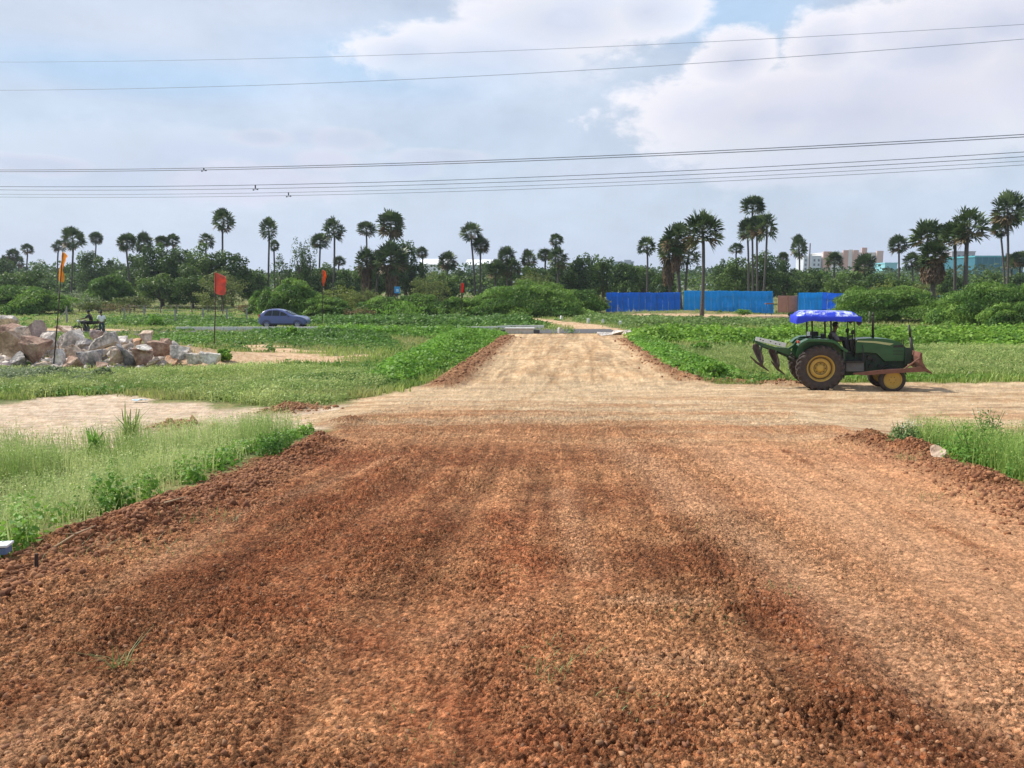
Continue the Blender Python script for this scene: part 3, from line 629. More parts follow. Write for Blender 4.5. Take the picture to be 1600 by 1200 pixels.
# ------------------------------------------------------------------ trees
bark = mat('bark', (.11, .09, .07), .95, var=.35, scale=5, bump=.5)
pbark = mat('palm_bark', (.085, .075, .068), .95, var=.35, scale=7, bump=.5)
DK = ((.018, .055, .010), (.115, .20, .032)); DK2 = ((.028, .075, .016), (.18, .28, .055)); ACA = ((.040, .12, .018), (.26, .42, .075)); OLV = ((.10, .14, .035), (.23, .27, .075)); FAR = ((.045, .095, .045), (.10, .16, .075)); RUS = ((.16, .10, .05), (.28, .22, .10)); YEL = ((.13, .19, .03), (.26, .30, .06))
def crown_mesh(rx, ry, rz, n, size, cols, seed, asp=.5, lobes=26, low=-.35, droop=0, spiky=.0):
    """leaves gathered in uneven clumps over and inside an ellipsoid; origin at the crown's centre"""
    r_ = np.random.RandomState(seed); d = unit(r_.normal(size=(lobes*4, 3))); d = d[d[:, 2] > low][:lobes]; K = len(d)
    rad = (.60+.40*r_.rand(K)); cen = d*rad[:, None]; cr_ = (.20+.17*r_.rand(K))*(30/lobes)**.42
    cen = np.concatenate([cen, r_.normal(size=(6, 3))*.25]); cr_ = np.concatenate([cr_, np.full(6, .32)]); K += 6
    w = cr_**2; i = r_.choice(K, n, p=w/w.sum()); o = unit(r_.normal(size=(n, 3))); sh = (.55+.55*r_.rand(n))[:, None]
    P = cen[i]+o*cr_[i][:, None]*sh*np.array([1.15, 1.15, .85]); P = P*np.array([rx, ry, rz])
    if droop: P[:, 2] -= droop*np.hypot(P[:, 0]/rx, P[:, 1]/ry)**2*rz
    Nn = unit(o*np.array([.8, .8, 1.1])+r_.normal(size=(n, 3))*.5)
    t = r_.rand(K)[i]*.8+r_.rand(n)*.25
    V, Fq = leaf_quads(P, Nn, size, asp, r_, droop=spiky); return V, Fq, tint(n, 4, *cols, r_, .2, t)
def tree(px, ytop, wpx, d, kind, label, cat='tree', grp=None, base=None, seed=0, dark=None):
    x = (px-800)/F*d/CP*1.0; x = at(px, 440, d).x; g = gz(x, d); top = at(px, ytop, d).z; h = top-g; rx = wpx/F*d/2
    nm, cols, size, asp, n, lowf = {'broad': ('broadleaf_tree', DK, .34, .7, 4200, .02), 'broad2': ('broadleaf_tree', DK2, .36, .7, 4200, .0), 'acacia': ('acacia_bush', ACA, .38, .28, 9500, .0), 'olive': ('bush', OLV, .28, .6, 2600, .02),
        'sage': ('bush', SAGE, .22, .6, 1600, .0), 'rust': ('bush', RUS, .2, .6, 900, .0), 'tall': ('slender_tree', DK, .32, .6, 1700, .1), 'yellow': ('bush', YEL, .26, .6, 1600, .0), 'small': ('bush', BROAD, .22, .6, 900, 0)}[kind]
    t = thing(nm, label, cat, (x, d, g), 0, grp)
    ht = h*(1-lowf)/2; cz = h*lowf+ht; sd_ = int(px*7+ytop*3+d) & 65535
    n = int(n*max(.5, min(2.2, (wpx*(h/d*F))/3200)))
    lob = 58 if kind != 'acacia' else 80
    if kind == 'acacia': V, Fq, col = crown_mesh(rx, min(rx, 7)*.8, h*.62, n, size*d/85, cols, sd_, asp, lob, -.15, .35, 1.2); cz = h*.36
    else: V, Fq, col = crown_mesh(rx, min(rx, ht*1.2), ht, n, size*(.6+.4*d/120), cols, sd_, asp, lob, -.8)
    V = V+np.array([0, 0, cz]); V[:, 2] = np.maximum(V[:, 2], .02)
    link('crown', mesh_np('crown', V, Fq, col, FOL), t)
    bm = bmesh.new(); r_ = random.Random(sd_); tr_ = max(.06, .035*h)
    add_tube(bm, [(0, 0, -.2), (r_.uniform(-.2, .2), 0, cz*.5), (r_.uniform(-.4, .4), 0, cz+.1)], [tr_, tr_*.75, tr_*.4], 7)
    for k in range(4):
        a = k*1.57+r_.random(); add_tube(bm, [(0, 0, cz*.35), (math.cos(a)*rx*.3, math.sin(a)*rx*.25, cz*.8), (math.cos(a)*rx*.55, math.sin(a)*rx*.4, cz+ht*.25)], [tr_*.5, tr_*.3, tr_*.1], 5)
    bm_obj('trunk', bm, bark, t, True)
    return t
WOOD = 'dark trees closing the back of the fields'
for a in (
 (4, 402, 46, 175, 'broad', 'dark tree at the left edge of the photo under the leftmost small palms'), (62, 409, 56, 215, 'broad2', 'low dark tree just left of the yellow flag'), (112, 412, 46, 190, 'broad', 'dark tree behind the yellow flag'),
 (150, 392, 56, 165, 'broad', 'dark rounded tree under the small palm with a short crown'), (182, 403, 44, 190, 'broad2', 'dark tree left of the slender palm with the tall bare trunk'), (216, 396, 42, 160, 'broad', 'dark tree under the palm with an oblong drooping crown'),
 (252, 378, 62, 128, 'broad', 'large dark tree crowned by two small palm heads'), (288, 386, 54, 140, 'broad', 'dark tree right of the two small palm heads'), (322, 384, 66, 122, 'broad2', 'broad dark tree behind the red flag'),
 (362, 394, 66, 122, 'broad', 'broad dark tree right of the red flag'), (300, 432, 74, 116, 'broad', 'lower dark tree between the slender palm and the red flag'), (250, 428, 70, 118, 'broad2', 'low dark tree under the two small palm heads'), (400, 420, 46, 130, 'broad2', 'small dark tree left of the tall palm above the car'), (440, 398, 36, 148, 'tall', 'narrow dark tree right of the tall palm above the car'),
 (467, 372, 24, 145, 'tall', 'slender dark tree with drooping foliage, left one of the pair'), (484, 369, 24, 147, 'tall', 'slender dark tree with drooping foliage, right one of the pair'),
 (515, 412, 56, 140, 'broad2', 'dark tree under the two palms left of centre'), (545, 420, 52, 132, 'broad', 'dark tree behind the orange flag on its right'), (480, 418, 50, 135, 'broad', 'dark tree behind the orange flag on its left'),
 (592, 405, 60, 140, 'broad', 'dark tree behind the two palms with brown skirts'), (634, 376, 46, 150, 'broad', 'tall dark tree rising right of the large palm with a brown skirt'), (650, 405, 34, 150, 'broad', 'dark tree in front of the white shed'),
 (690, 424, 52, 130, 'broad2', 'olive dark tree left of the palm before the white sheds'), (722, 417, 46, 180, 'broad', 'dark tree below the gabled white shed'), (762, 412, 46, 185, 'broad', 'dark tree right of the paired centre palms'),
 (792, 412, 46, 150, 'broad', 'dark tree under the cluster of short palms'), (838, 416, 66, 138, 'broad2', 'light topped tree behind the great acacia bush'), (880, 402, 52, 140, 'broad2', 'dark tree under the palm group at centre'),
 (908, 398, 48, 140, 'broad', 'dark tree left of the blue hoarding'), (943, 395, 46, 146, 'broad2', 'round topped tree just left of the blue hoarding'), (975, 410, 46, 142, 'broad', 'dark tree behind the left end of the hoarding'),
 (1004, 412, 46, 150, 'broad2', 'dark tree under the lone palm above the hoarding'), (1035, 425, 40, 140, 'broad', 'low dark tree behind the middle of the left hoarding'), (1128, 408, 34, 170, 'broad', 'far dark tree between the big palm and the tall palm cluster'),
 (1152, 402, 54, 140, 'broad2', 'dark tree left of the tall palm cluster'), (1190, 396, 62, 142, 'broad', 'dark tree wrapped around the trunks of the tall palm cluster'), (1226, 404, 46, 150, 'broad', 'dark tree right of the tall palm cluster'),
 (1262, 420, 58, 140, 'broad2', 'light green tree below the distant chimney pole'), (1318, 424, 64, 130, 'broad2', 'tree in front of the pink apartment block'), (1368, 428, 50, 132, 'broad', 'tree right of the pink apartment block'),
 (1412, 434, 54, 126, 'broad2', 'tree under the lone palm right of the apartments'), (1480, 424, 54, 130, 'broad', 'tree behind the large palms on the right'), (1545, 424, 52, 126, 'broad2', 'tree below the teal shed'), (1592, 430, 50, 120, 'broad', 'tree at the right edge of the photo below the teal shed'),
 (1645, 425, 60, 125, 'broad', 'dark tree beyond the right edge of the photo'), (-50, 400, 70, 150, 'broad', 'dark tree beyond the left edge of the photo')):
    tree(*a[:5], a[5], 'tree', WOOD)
BU = 'green bushes in front of the dark trees'
for a in (
 (38, 445, 150, 92, 'acacia', 'broad bright green acacia bush at the left edge behind the boulders'), (25, 424, 110, 122, 'broad2', 'dark hedge like tree behind the broad left acacia bush'), (172, 428, 78, 118, 'acacia', 'light green acacia bush left of the slender palm trunk'),
 (120, 456, 84, 100, 'sage', 'grey green bush behind the yellow flag pole'), (208, 462, 66, 105, 'olive', 'olive bush at the foot of the slender palm'), (150, 470, 60, 98, 'olive', 'small olive bush above the motorcycle'), (345, 424, 74, 108, 'olive', 'olive leafy tree right behind the red flag cloth'),
 (455, 436, 106, 86, 'acacia', 'feathery acacia bush above the parked car'), (415, 448, 56, 92, 'acacia', 'small acacia bush left above the parked car'), (536, 444, 62, 90, 'yellow', 'yellowish bush right of the orange flag'), (508, 462, 84, 84, 'acacia', 'acacia bush at the pole of the orange flag'), (565, 450, 54, 92, 'olive', 'olive bush below the palm with the brown skirt'),
 (600, 464, 96, 84, 'acacia', 'low acacia bush below the small blue sign'), (652, 458, 94, 88, 'acacia', 'acacia bush right of the small blue sign'), (628, 470, 90, 78, 'small', 'dark round bush in front of the low acacias'), (672, 430, 60, 108, 'olive', 'brownish olive bush left of the palm before the sheds'), (722, 462, 84, 86, 'acacia', 'acacia bush behind the small red flag'),
 (770, 452, 80, 90, 'acacia', 'acacia bush between the small red flag and the great acacia'), (832, 438, 178, 86, 'acacia', 'great spreading acacia bush left of the blue hoarding'), (905, 452, 84, 92, 'acacia', 'acacia bush on the right flank of the great one'), (836, 424, 66, 108, 'olive', 'olive topped bush behind the great acacia'), (930, 462, 46, 97, 'olive', 'bare twigged bush at the left end of the hoarding'),
 (1395, 446, 190, 74, 'acacia', 'wide drooping acacia bush behind the tractor hood'), (1345, 448, 66, 84, 'acacia', 'acacia bush covering the right end of the blue hoarding'), (1380, 438, 60, 100, 'yellow', 'yellow green bush above the wide drooping acacia'), (1440, 440, 60, 96, 'olive', 'olive bush at the foot of the large right palms'),
 (1548, 440, 170, 66, 'acacia', 'large acacia bush on the right behind the field'), (1640, 432, 120, 66, 'acacia', 'acacia bush cut by the right edge of the photo'), (1580, 472, 90, 60, 'acacia', 'low acacia bush in front of the large right one'), (1500, 462, 70, 72, 'acacia', 'low acacia bush between the two large right ones'), (-40, 450, 90, 92, 'acacia', 'acacia bush beyond the left edge of the photo'),
 (385, 474, 40, 92, 'rust', 'rusty brown dry bush left of the parked car'), (185, 474, 70, 96, 'rust', 'dry brown scrub behind the person in white'), (560, 478, 50, 80, 'rust', 'dry brown scrub right of the parked car'), (1240, 487, 12, 84, 'sage', 'thin sapling growing before the brown gate'), (1165, 483, 26, 88, 'small', 'small bush before the hoarding beside the palm')):
    tree(*a[:5], a[5], 'bush', BU)
for px, d, w, h, kind, lb in ((237, 66, 16, .9, 'small', 'small dark shrub alone in the left field'), (452, 50, 14, .8, 'small', 'small dark shrub in front of the car bonnet'), (150, 26.5, 20, .5, 'sage', 'grey green shrub left of the bare sandy patch'), (70, 27, 26, .5, 'sage', 'grey green shrub in front of the brown boulder'), (345, 34, 14, .5, 'small', 'small green shrub at the foot of the red flag pole'), (1120, 27.6, 26, .62, 'small', 'leafy shrub at the corner of the right field'), (1100, 40, 20, .5, 'small', 'dark shrub in the field left of the plough')):
    x = at(px, 500, d).x; tp = CAMZ-(gz(x, d)+h); y0 = 445+F*tp/d/1.0
    tree(px, y0, w*1.6, d, kind, lb, 'shrub')
# far woodland bands, one mass
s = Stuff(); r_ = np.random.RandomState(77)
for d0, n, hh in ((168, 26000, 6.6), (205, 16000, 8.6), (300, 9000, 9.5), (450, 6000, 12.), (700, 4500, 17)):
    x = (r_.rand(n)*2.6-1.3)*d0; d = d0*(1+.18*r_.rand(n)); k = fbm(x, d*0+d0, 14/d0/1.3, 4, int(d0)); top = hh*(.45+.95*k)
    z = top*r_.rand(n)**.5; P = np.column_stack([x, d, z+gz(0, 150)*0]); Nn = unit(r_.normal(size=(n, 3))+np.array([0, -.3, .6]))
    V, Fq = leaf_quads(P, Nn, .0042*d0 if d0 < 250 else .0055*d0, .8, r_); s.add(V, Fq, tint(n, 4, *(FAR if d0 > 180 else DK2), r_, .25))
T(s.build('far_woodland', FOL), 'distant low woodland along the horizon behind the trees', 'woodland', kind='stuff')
# ------------------------------------------------------------------ palmyra palms
def fan_crown(seed, n=30, lo=-.55, segs=13):
    """unit palmyra head: stiff round fans on petioles, radius about 1"""
    r_ = np.random.RandomState(seed); V = []; Fq = []; cc = []; k = 0
    for i in range(n):
        e = math.asin(lo+(1-lo)*((i+.5)/n)**.9); a = i*2.39996+r_.rand()*.5
        p = np.array([math.cos(a)*math.cos(e), math.sin(a)*math.cos(e), math.sin(e)]); hor = np.array([-math.sin(a), math.cos(a), 0]); nr = np.cross(p, hor)
        tw = r_.normal()*.5; e2 = hor*math.cos(tw)+nr*math.sin(tw); e3 = np.cross(p, e2)
        L_ = .46+.18*r_.rand(); fr = .40+.12*r_.rand(); c = p*L_; w = .018
        for s_ in (1,):
            V += [tuple(-hor*w), tuple(hor*w), tuple(c+hor*w*.7), tuple(c-hor*w*.7)]; Fq.append((k, k+1, k+2, k+3)); cc += [(.10, .12, .04)]*4; k += 4
        dead = e < -.35 and r_.rand() < .5
        base = np.array((.16, .115, .055)) if dead else np.array((.030, .060, .018))+np.array((.12, .15, .055))*r_.rand()**1.6
        for j in range(segs):
            th = (j/(segs-1)-.5)*2*R(128); dth = R(128)*2/(segs-1)/2
            dr = p*math.cos(th)+e2*math.sin(th)+e3*(.30*abs(math.sin(th))+.12*((j % 2)*2-1)*.6); dr = dr/np.linalg.norm(dr); side = -p*math.sin(th)+e2*math.cos(th)
            R_ = fr*(.85+.2*r_.rand()); mid = c+dr*R_*.58; ww = R_*.58*math.tan(dth)*1.05
            tip = c+dr*R_+np.array([0, 0, -.10*R_])
            V += [tuple(c), tuple(mid+side*ww), tuple(tip), tuple(mid-side*ww)]; Fq.append((k, k+1, k+2, k+3)); b_ = base*(.8+.4*r_.rand()); cc += [tuple(b_)]*4; k += 4
    return mesh_np('palm_crown', np.array(V), np.array(Fq), np.array(cc), PALM)
CROWNS = [fan_crown(i+1, n, lo) for i, (n, lo) in enumerate(((40, -.80), (34, -.75), (46, -.85), (32, -.9), (40, -.65), (28, -.8), (44, -.9)))]
def skirt_mesh(seed):
    r_ = np.random.RandomState(seed); n = 900; a = r_.rand(n)*2*np.pi; z = -r_.rand(n)*1.0; rr = .30+.16*np.sin(-z*3)+.10*r_.rand(n)
    P = np.column_stack([np.cos(a)*rr, np.sin(a)*rr, z]); Nn = unit(np.column_stack([np.cos(a), np.sin(a), np.full(n, .3)])+r_.normal(size=(n, 3))*.5)
    V, Fq = leaf_quads(P, Nn, .26, .28, r_, droop=2.5); return mesh_np('dead_fronds', V, Fq, tint(n, 4, (.085, .060, .036), (.21, .14, .08), r_, .2), PALM)
SK = skirt_mesh(4)
def palm(px, ytop, w, h, d, label, bx=None, skirt=0, trunk=.19, cut=None):
    x = at(px, ytop, d).x; top = at(px, ytop, d).z; R_ = w/F*d/2*1.22; H_ = h/F*d/2*1.12; cz = top-H_*.93
    b = at(bx if bx is not None else px, 470, d); g = gz(b.x, d)
    t = thing('palmyra_palm', label, 'palm tree', (b.x, d, g), 0, 'palmyra palms rising over the trees')
    cx = x-b.x; ch = cz-g
    i = int(px*3+ytop) % 7; tl = random.Random(px+ytop)
    c = link('crown', CROWNS[i], t); c.location = (cx, 0, ch); c.scale = (R_, R_, H_); c.rotation_euler = (tl.uniform(-.16, .16), tl.uniform(-.2, .2), (px*1.7) % 6.28)
    bm = bmesh.new(); n = 9; pts = []; rad = []
    for k in range(n+1):
        f = k/n; pts.append((cx*(f*.6+.4*f*f)+.12*math.sin(f*3+px), .1*math.sin(f*2+px), ch*f-.25*(1-f))); rad.append(trunk*(1.35-.35*min(1, f*6))*(1-.22*f))
    pts[-1] = (cx, 0, ch); add_tube(bm, pts, rad, 8); bm_obj('trunk', bm, pbark, t, True)
    if skirt:
        s_ = link('dead_fronds', SK, t); s_.location = (cx, 0, ch-H_*.35); s_.scale = (R_*.85*skirt, R_*.85*skirt, H_*1.15)
    return t
for a in (
 (6, 398, 20, 26, 200, 'small palm at the far left edge, lowest of the leftmost three'), (19, 386, 18, 26, 190, 'small palm at the far left with the highest head of the leftmost three'), (29, 399, 15, 22, 205, 'small palm right beside the leftmost pair of small palms'),
 (42, 379, 18, 21, 190, 'small lone palm with a thin trunk left of the yellow flag'), (91, 374, 20, 22, 175, 'small palm half hidden behind the larger one above the yellow flag'), (112, 353, 34, 40, 140, 'palm with a dense round head standing just right of the yellow flag'),
 (149, 360, 19, 23, 190, 'small palm poking above the rounded dark tree'), (197, 361, 26, 36, 137, 'palm with the longest bare thin trunk in the left third', 205), (224, 359, 26, 40, 155, 'palm with an oblong drooping head, next right of the long bare trunk'),
 (252, 366, 20, 22, 145, 'left small palm head on the large dark tree'), (269, 363, 20, 26, 145, 'right small palm head on the large dark tree'), (322, 362, 24, 28, 140, 'loose ragged palm head just left of the tallest left palm'),
 (348, 324, 34, 40, 130, 'tallest palm of the left third, above the red flag', 350), (419, 337, 27, 42, 135, 'tall palm with a narrow head above the parked car', 421), (428, 373, 15, 22, 150, 'small palm tucked against the trunk above the car'),
 (500, 362, 28, 30, 145, 'palm left of the taller one above the orange flag'), (521, 337, 32, 44, 132, 'tall palm with ragged head above the orange flag'), (530, 398, 20, 20, 150, 'small low palm right below the ragged headed one'),
 (572, 343, 30, 30, 150, 'palm with a loose head left of the biggest centre left palm', 573), (610, 325, 42, 50, 128, 'big palm with a tall green and brown head left of centre'), (571, 380, 32, 56, 122, 'short stout palm with hanging brown fronds', None, .8), (611, 374, 50, 62, 120, 'bushy palm with hanging brown fronds below the big one', None, .7), (589, 388, 26, 40, 124, 'palm squeezed between the two brown skirted palms'),
 (659, 384, 19, 22, 165, 'small palm left of the white shed', 661), (700, 391, 29, 34, 138, 'palm standing in front of the white shed'), (736, 345, 34, 36, 138, 'taller leaning palm of the centre pair', 742), (751, 367, 27, 32, 138, 'shorter palm of the centre pair', 752),
 (792, 382, 28, 36, 140, 'short palm with the highest head of its cluster right of the gabled shed'), (775, 402, 30, 42, 132, 'bushy low palm at the left of its cluster'), (800, 400, 32, 38, 134, 'bushy low palm at the right of its cluster'), (826, 388, 26, 34, 140, 'short palm right of the low palm cluster'),
 (869, 364, 22, 22, 140, 'palm with the topmost small head right of centre'), (852, 386, 23, 24, 142, 'small palm left below the topmost head right of centre'), (872, 383, 32, 40, 134, 'broad palm directly below the topmost head right of centre', 871),
 (1011, 367, 27, 34, 135, 'lone palm above the left part of the blue hoarding'), (1058, 346, 46, 56, 98, 'big palm left of the tallest headed one before the hoarding', 1064, .55, .24), (1046, 364, 34, 58, 106, 'palm with brown hanging fronds behind the hoarding', 1049, .9), (1077, 372, 36, 50, 104, 'palm half hidden between the two big hoarding palms', 1070),
 (1099, 322, 60, 74, 86, 'great fan headed palm standing in front of the blue hoarding', 1098, 0, .21),
 (1177, 302, 36, 40, 128, 'highest palm of the tall cluster behind the hoarding', 1176), (1169, 338, 30, 40, 126, 'left palm of the tall cluster behind the hoarding', 1169), (1184, 332, 30, 44, 124, 'middle palm of the tall cluster behind the hoarding', 1184), (1199, 328, 32, 52, 122, 'right palm of the tall cluster behind the hoarding', 1193),
 (1151, 377, 22, 23, 150, 'small palm left of the tall cluster'), (1224, 392, 18, 22, 165, 'small palm right of the tall cluster'), (1249, 365, 25, 42, 150, 'palm left of the distant chimney pole'), (1304, 390, 27, 34, 150, 'palm before the left wing of the pink apartment block'), (1353, 393, 32, 44, 145, 'palm before the right wing of the pink apartment block'),
 (1405, 365, 30, 34, 140, 'lone palm right of the apartment block', 1405), (1425, 392, 26, 32, 138, 'small palm right beside the lone one', 1427), (1441, 396, 22, 34, 140, 'small palm under the left of the big right palms'),
 (1452, 338, 50, 62, 104, 'big palm with a wide head, leftmost of the three great right palms', 1450), (1461, 372, 44, 50, 88, 'stout palm with a skirt of brown dead fronds on the right', 1459, 1.3, .30), (1493, 341, 42, 52, 90, 'middle one of the three great right palms', 1494, 0, .2), (1516, 320, 54, 68, 86, 'tallest of the three great right palms', 1507, 0, .26),
 (1577, 294, 44, 66, 105, 'very tall palm near the right edge', 1574, 0, .17), (1565, 344, 26, 28, 108, 'small palm head hanging left of the very tall one', 1571, 0, .15), (1594, 390, 26, 30, 135, 'small palm at the right edge of the photo'), (1581, 394, 20, 28, 137, 'small palm left of the one at the right edge')):
    palm(*a)
# ------------------------------------------------------------------ distant buildings
def building(name, label, px0, px1, ytop, d, depth, wallc, roofc=None, rows=0, cols=0, parapet=None, tower=None, gable=0, rows_y=None, base=None):
    a = at(px0, ytop, d); b = at(px1, ytop, d); w = b.x-a.x; h = a.z
    t = thing(name, label, 'building', ((a.x+b.x)/2, d+depth/2, 0)); wm = mat(f'wall_{name}_{px0}', wallc, .8, var=.06, scale=.2)
    bm = bmesh.new(); add_box(bm, (0, 0, h/2), (w, depth, h))
    bm_obj('wall', bm, wm, t)
    rm = mat(f'roof_{name}_{px0}', roofc or wallc, .6, var=.06, scale=.2)
    bm = bmesh.new()
    if gable:
        hh = gable; add_prism(bm, [(-depth/2-.5, 0), (depth/2+.5, 0), (0, hh)], -w/2-.5, w/2+.5)
        bmesh.ops.rotate(bm, verts=bm.verts[:], cent=(0, 0, 0), matrix=Matrix.Rotation(math.pi/2, 3, 'Z')); bmesh.ops.translate(bm, verts=bm.verts[:], vec=(0, 0, h))
    else: add_box(bm, (0, 0, h+.35), (w+.6, depth+.6, .7))
    bm_obj('roof', bm, rm, t)
    if rows:
        gl = mat('dark_pane', (.10, .12, .16), .3)
        for i in range(rows):
            for j in range(cols):
                bm = bmesh.new(); add_box(bm, (-w/2+(j+.5)*w/cols, -depth/2-.02, h-2-(i+.2)*3.1), (w/cols*.42, .16, 1.6)); bm_obj('window', bm, gl, t)
    for q in tower or ():
        x0, x1, yt, colr = q[:4]; A = at(x0, yt, d); B = at(x1, yt, d); fd = q[4] if len(q) > 4 else 1.2
        bm = bmesh.new(); add_box(bm, ((A.x+B.x)/2-t.location.x, -depth/2-fd/2+.02, A.z/2), (B.x-A.x, fd, A.z)); bm_obj('stair_tower', bm, mat('bay_%d' % x0, colr, .8, var=.05, scale=.2), t)
    return t
PK = (.60, .36, .29); CR = (.72, .70, .68)
building('shed', 'long low white shed roof seen over the trees, left of the gabled one', 655, 702, 413, 420, 30, (.72, .74, .76), (.82, .84, .85), gable=3.4)
building('warehouse', 'white gabled warehouse roof behind the centre palms', 728, 778, 414, 400, 40, (.42, .50, .56), (.82, .84, .86), gable=3.4)
building('flat_building', 'low pale blue building on the horizon right of centre', 955, 990, 410, 520, 20, (.42, .50, .60), (.45, .52, .60), tower=[(975, 986, 406, (.45, .5, .58))])
building('small_building', 'small pale building left of the chimney pole', 1256, 1283, 401, 560, 15, (.60, .64, .70), (.62, .66, .72), 3, 4, tower=[(1262, 1268, 397, (.7, .72, .76))])
building('apartment_block', 'pink and cream apartment block rising over the trees on the right', 1286, 1379, 396, 560, 22, CR, (.66, .64, .62), 6, 12, tower=[(1286, 1298, 393, PK), (1317, 1325, 391, PK), (1332, 1340, 391, PK, 2.2), (1346, 1354, 387, PK), (1325, 1332, 390, CR, 1.0), (1369, 1379, 392, (.62, .45, .40), 1.6)])
building('teal_roof', 'low teal roof between the apartment block and the lone palm', 1383, 1402, 412, 480, 15, (.25, .55, .62), (.22, .58, .66))
building('grey_block', 'grey block glimpsed between the great right palms', 1488, 1524, 394, 520, 20, (.40, .40, .46), (.42, .42, .47), 5, 5)
tw = building('teal_shed', 'large teal metal shed behind the right palms', 1524, 1600, 402, 330, 40, (.03, .16, .22), (.08, .38, .44))
A_ = at(1524, 402, 330); bm = bmesh.new()
for i in range(9): add_box(bm, (-10+i*2.6, -20.06, A_.z/2), (.10, .1, A_.z))
bm_obj('seam', bm, mat('teal_seam', (.10, .36, .42), .6), tw)
bm = bmesh.new(); a = at(1266, 380, 330); add_tube(bm, [(a.x, 330, 0), (a.x, 330, a.z)], [.35, .25], 10); o = bm_obj('chimney_pole', bm, mat('pole_grey', (.20, .18, .19), .8)); T(o, 'thin dark pole standing on the horizon right of a palm', 'pole')
# ------------------------------------------------------------------ blue hoarding
bl1 = mat('blue_sheet', (.012, .25, .85), .45, var=.12, scale=1.2, dust=(.35, .40, .45), dustamt=.08); bl2 = mat('light_blue_sheet', (.012, .46, .95), .45, var=.1, scale=1.2, dust=(.4, .5, .55), dustamt=.08)
steel = mat('painted_steel', (.05, .08, .16), .5)
def hoarding(label, A, B, ztopA, ztopB, n, mt, lean=0, zb=0.0):
    A = Vector(A); B = Vector(B); t = thing('hoarding', label, 'fence', (A.x, A.y, 0), math.atan2(B.y-A.y, B.x-A.x), 'blue sheet metal hoarding sections'); Ln = (B-A).to_2d().length if len(B) > 2 else (B-A).length
    pw = Ln/n; rr = random.Random(n)
    for i in range(n):
        x0 = i*pw; za = ztopA+(ztopB-ztopA)*(i+.5)/n+rr.uniform(-.03, .03); bm = bmesh.new(); m = 8; prev = None; off = rr.uniform(-.03, .03)
        for k in range(m*2+1):
            x = x0+.012+(pw-.02)*k/(m*2); y = (.045 if (k//2) % 2 else 0)+off; ll = lean*(i/n)
            p = [bm.verts.new((x+ll*0, y, zb)), bm.verts.new((x-ll, y, za))]
            if prev: bm.faces.new((prev[0], p[0], p[1], prev[1]))
            prev = p
        bmesh.ops.solidify(bm, geom=bm.faces[:], thickness=.012)
        bm_obj('panel', bm, mt, t)
    for i in range(0, n+1, 3):
        bm = bmesh.new(); add_box(bm, (i*pw, .12, (ztopA+zb)/2-.1), (.06, .06, ztopA-zb-.2)); bm_obj('post', bm, steel, t)
    bm = bmesh.new()
    for z in (.25, .75): add_box(bm, (Ln/2, .09, zb+(min(ztopA, ztopB)-zb)*z), (Ln, .05, .05))
    bm_obj('rail', bm, steel, t)
    return t
def hp(px, d): q = at(px, 470, d); return (q.x, d)
def ztop(px, py, d): return at(px, py, d).z
hoarding('darker blue hoarding section left of the big palms', hp(947, 97), hp(1063, 93), ztop(947, 457, 97), ztop(1063, 457, 93), 13, bl1)
hoarding('bright blue hoarding section between the big palms and the brown gate', hp(1068, 93), hp(1210, 91), ztop(1068, 454, 93), ztop(1210, 455, 91), 16, bl2, .25)
hoarding('bright blue hoarding section right of the brown gate', hp(1247, 89), hp(1285, 89.3), ztop(1247, 457, 89), ztop(1285, 457, 89.3), 4, bl2)
hoarding('darker blue hoarding section running behind the acacia bush', hp(1285, 89.4), hp(1330, 96), ztop(1285, 457, 89.4), ztop(1330, 459, 96), 6, bl1)
hoarding('short piece of blue hoarding showing between the right palms', hp(1462, 99), hp(1492, 99), ztop(1462, 461, 99), ztop(1492, 462, 99), 4, bl2)
# brown gate
gt = thing('metal_gate', 'brown ribbed metal gate in the gap of the blue hoarding', 'gate', (at(1231, 470, 90).x, 90, 0)); gw = at(1247, 470, 90).x-at(1215, 470, 90).x; gh = ztop(1230, 462, 90)
gm = mat('gate_brown', (.42, .20, .15), .7, var=.15, scale=2, dust=(.5, .38, .3), dustamt=.4)
for s_ in (-1, 1):
    bm = bmesh.new(); add_box(bm, (s_*gw/4, 0, gh/2+.1), (gw/2-.06, .04, gh-.2))
    for k in range(9): add_box(bm, (s_*gw/4, -.04, .25+k*(gh-.4)/8.5), (gw/2-.08, .05, .10))
    lf = bm_obj('gate_leaf', bm, gm, gt)
    bm = bmesh.new()
    for q in (-1, 1): add_box(bm, (s_*gw/4+q*(gw/4-.05), -.05, gh/2+.1), (.05, .06, gh-.15))
    bm_obj('frame', bm, mat('gate_frame', (.30, .14, .10), .7), lf)
# low metal stand left of gate
st = thing('metal_stand', 'small blue metal stand leaning by the tilted end of the hoarding', 'stand', (at(1201, 490, 88).x, 88, gz(at(1201, 490, 88).x, 88)))
for s_ in (-1, 1):
    bm = bmesh.new(); add_tube(bm, [(s_*.35, 0, 0), (s_*.28, 0, 1.3)], .035, 6); bm_obj('leg', bm, steel, st)
bm = bmesh.new(); add_box(bm, (0, 0, 1.32), (.85, .5, .12)); bm_obj('top', bm, mat('rust', (.16, .07, .045), .8, dust=(.35, .2, .12), dustamt=.5), st)
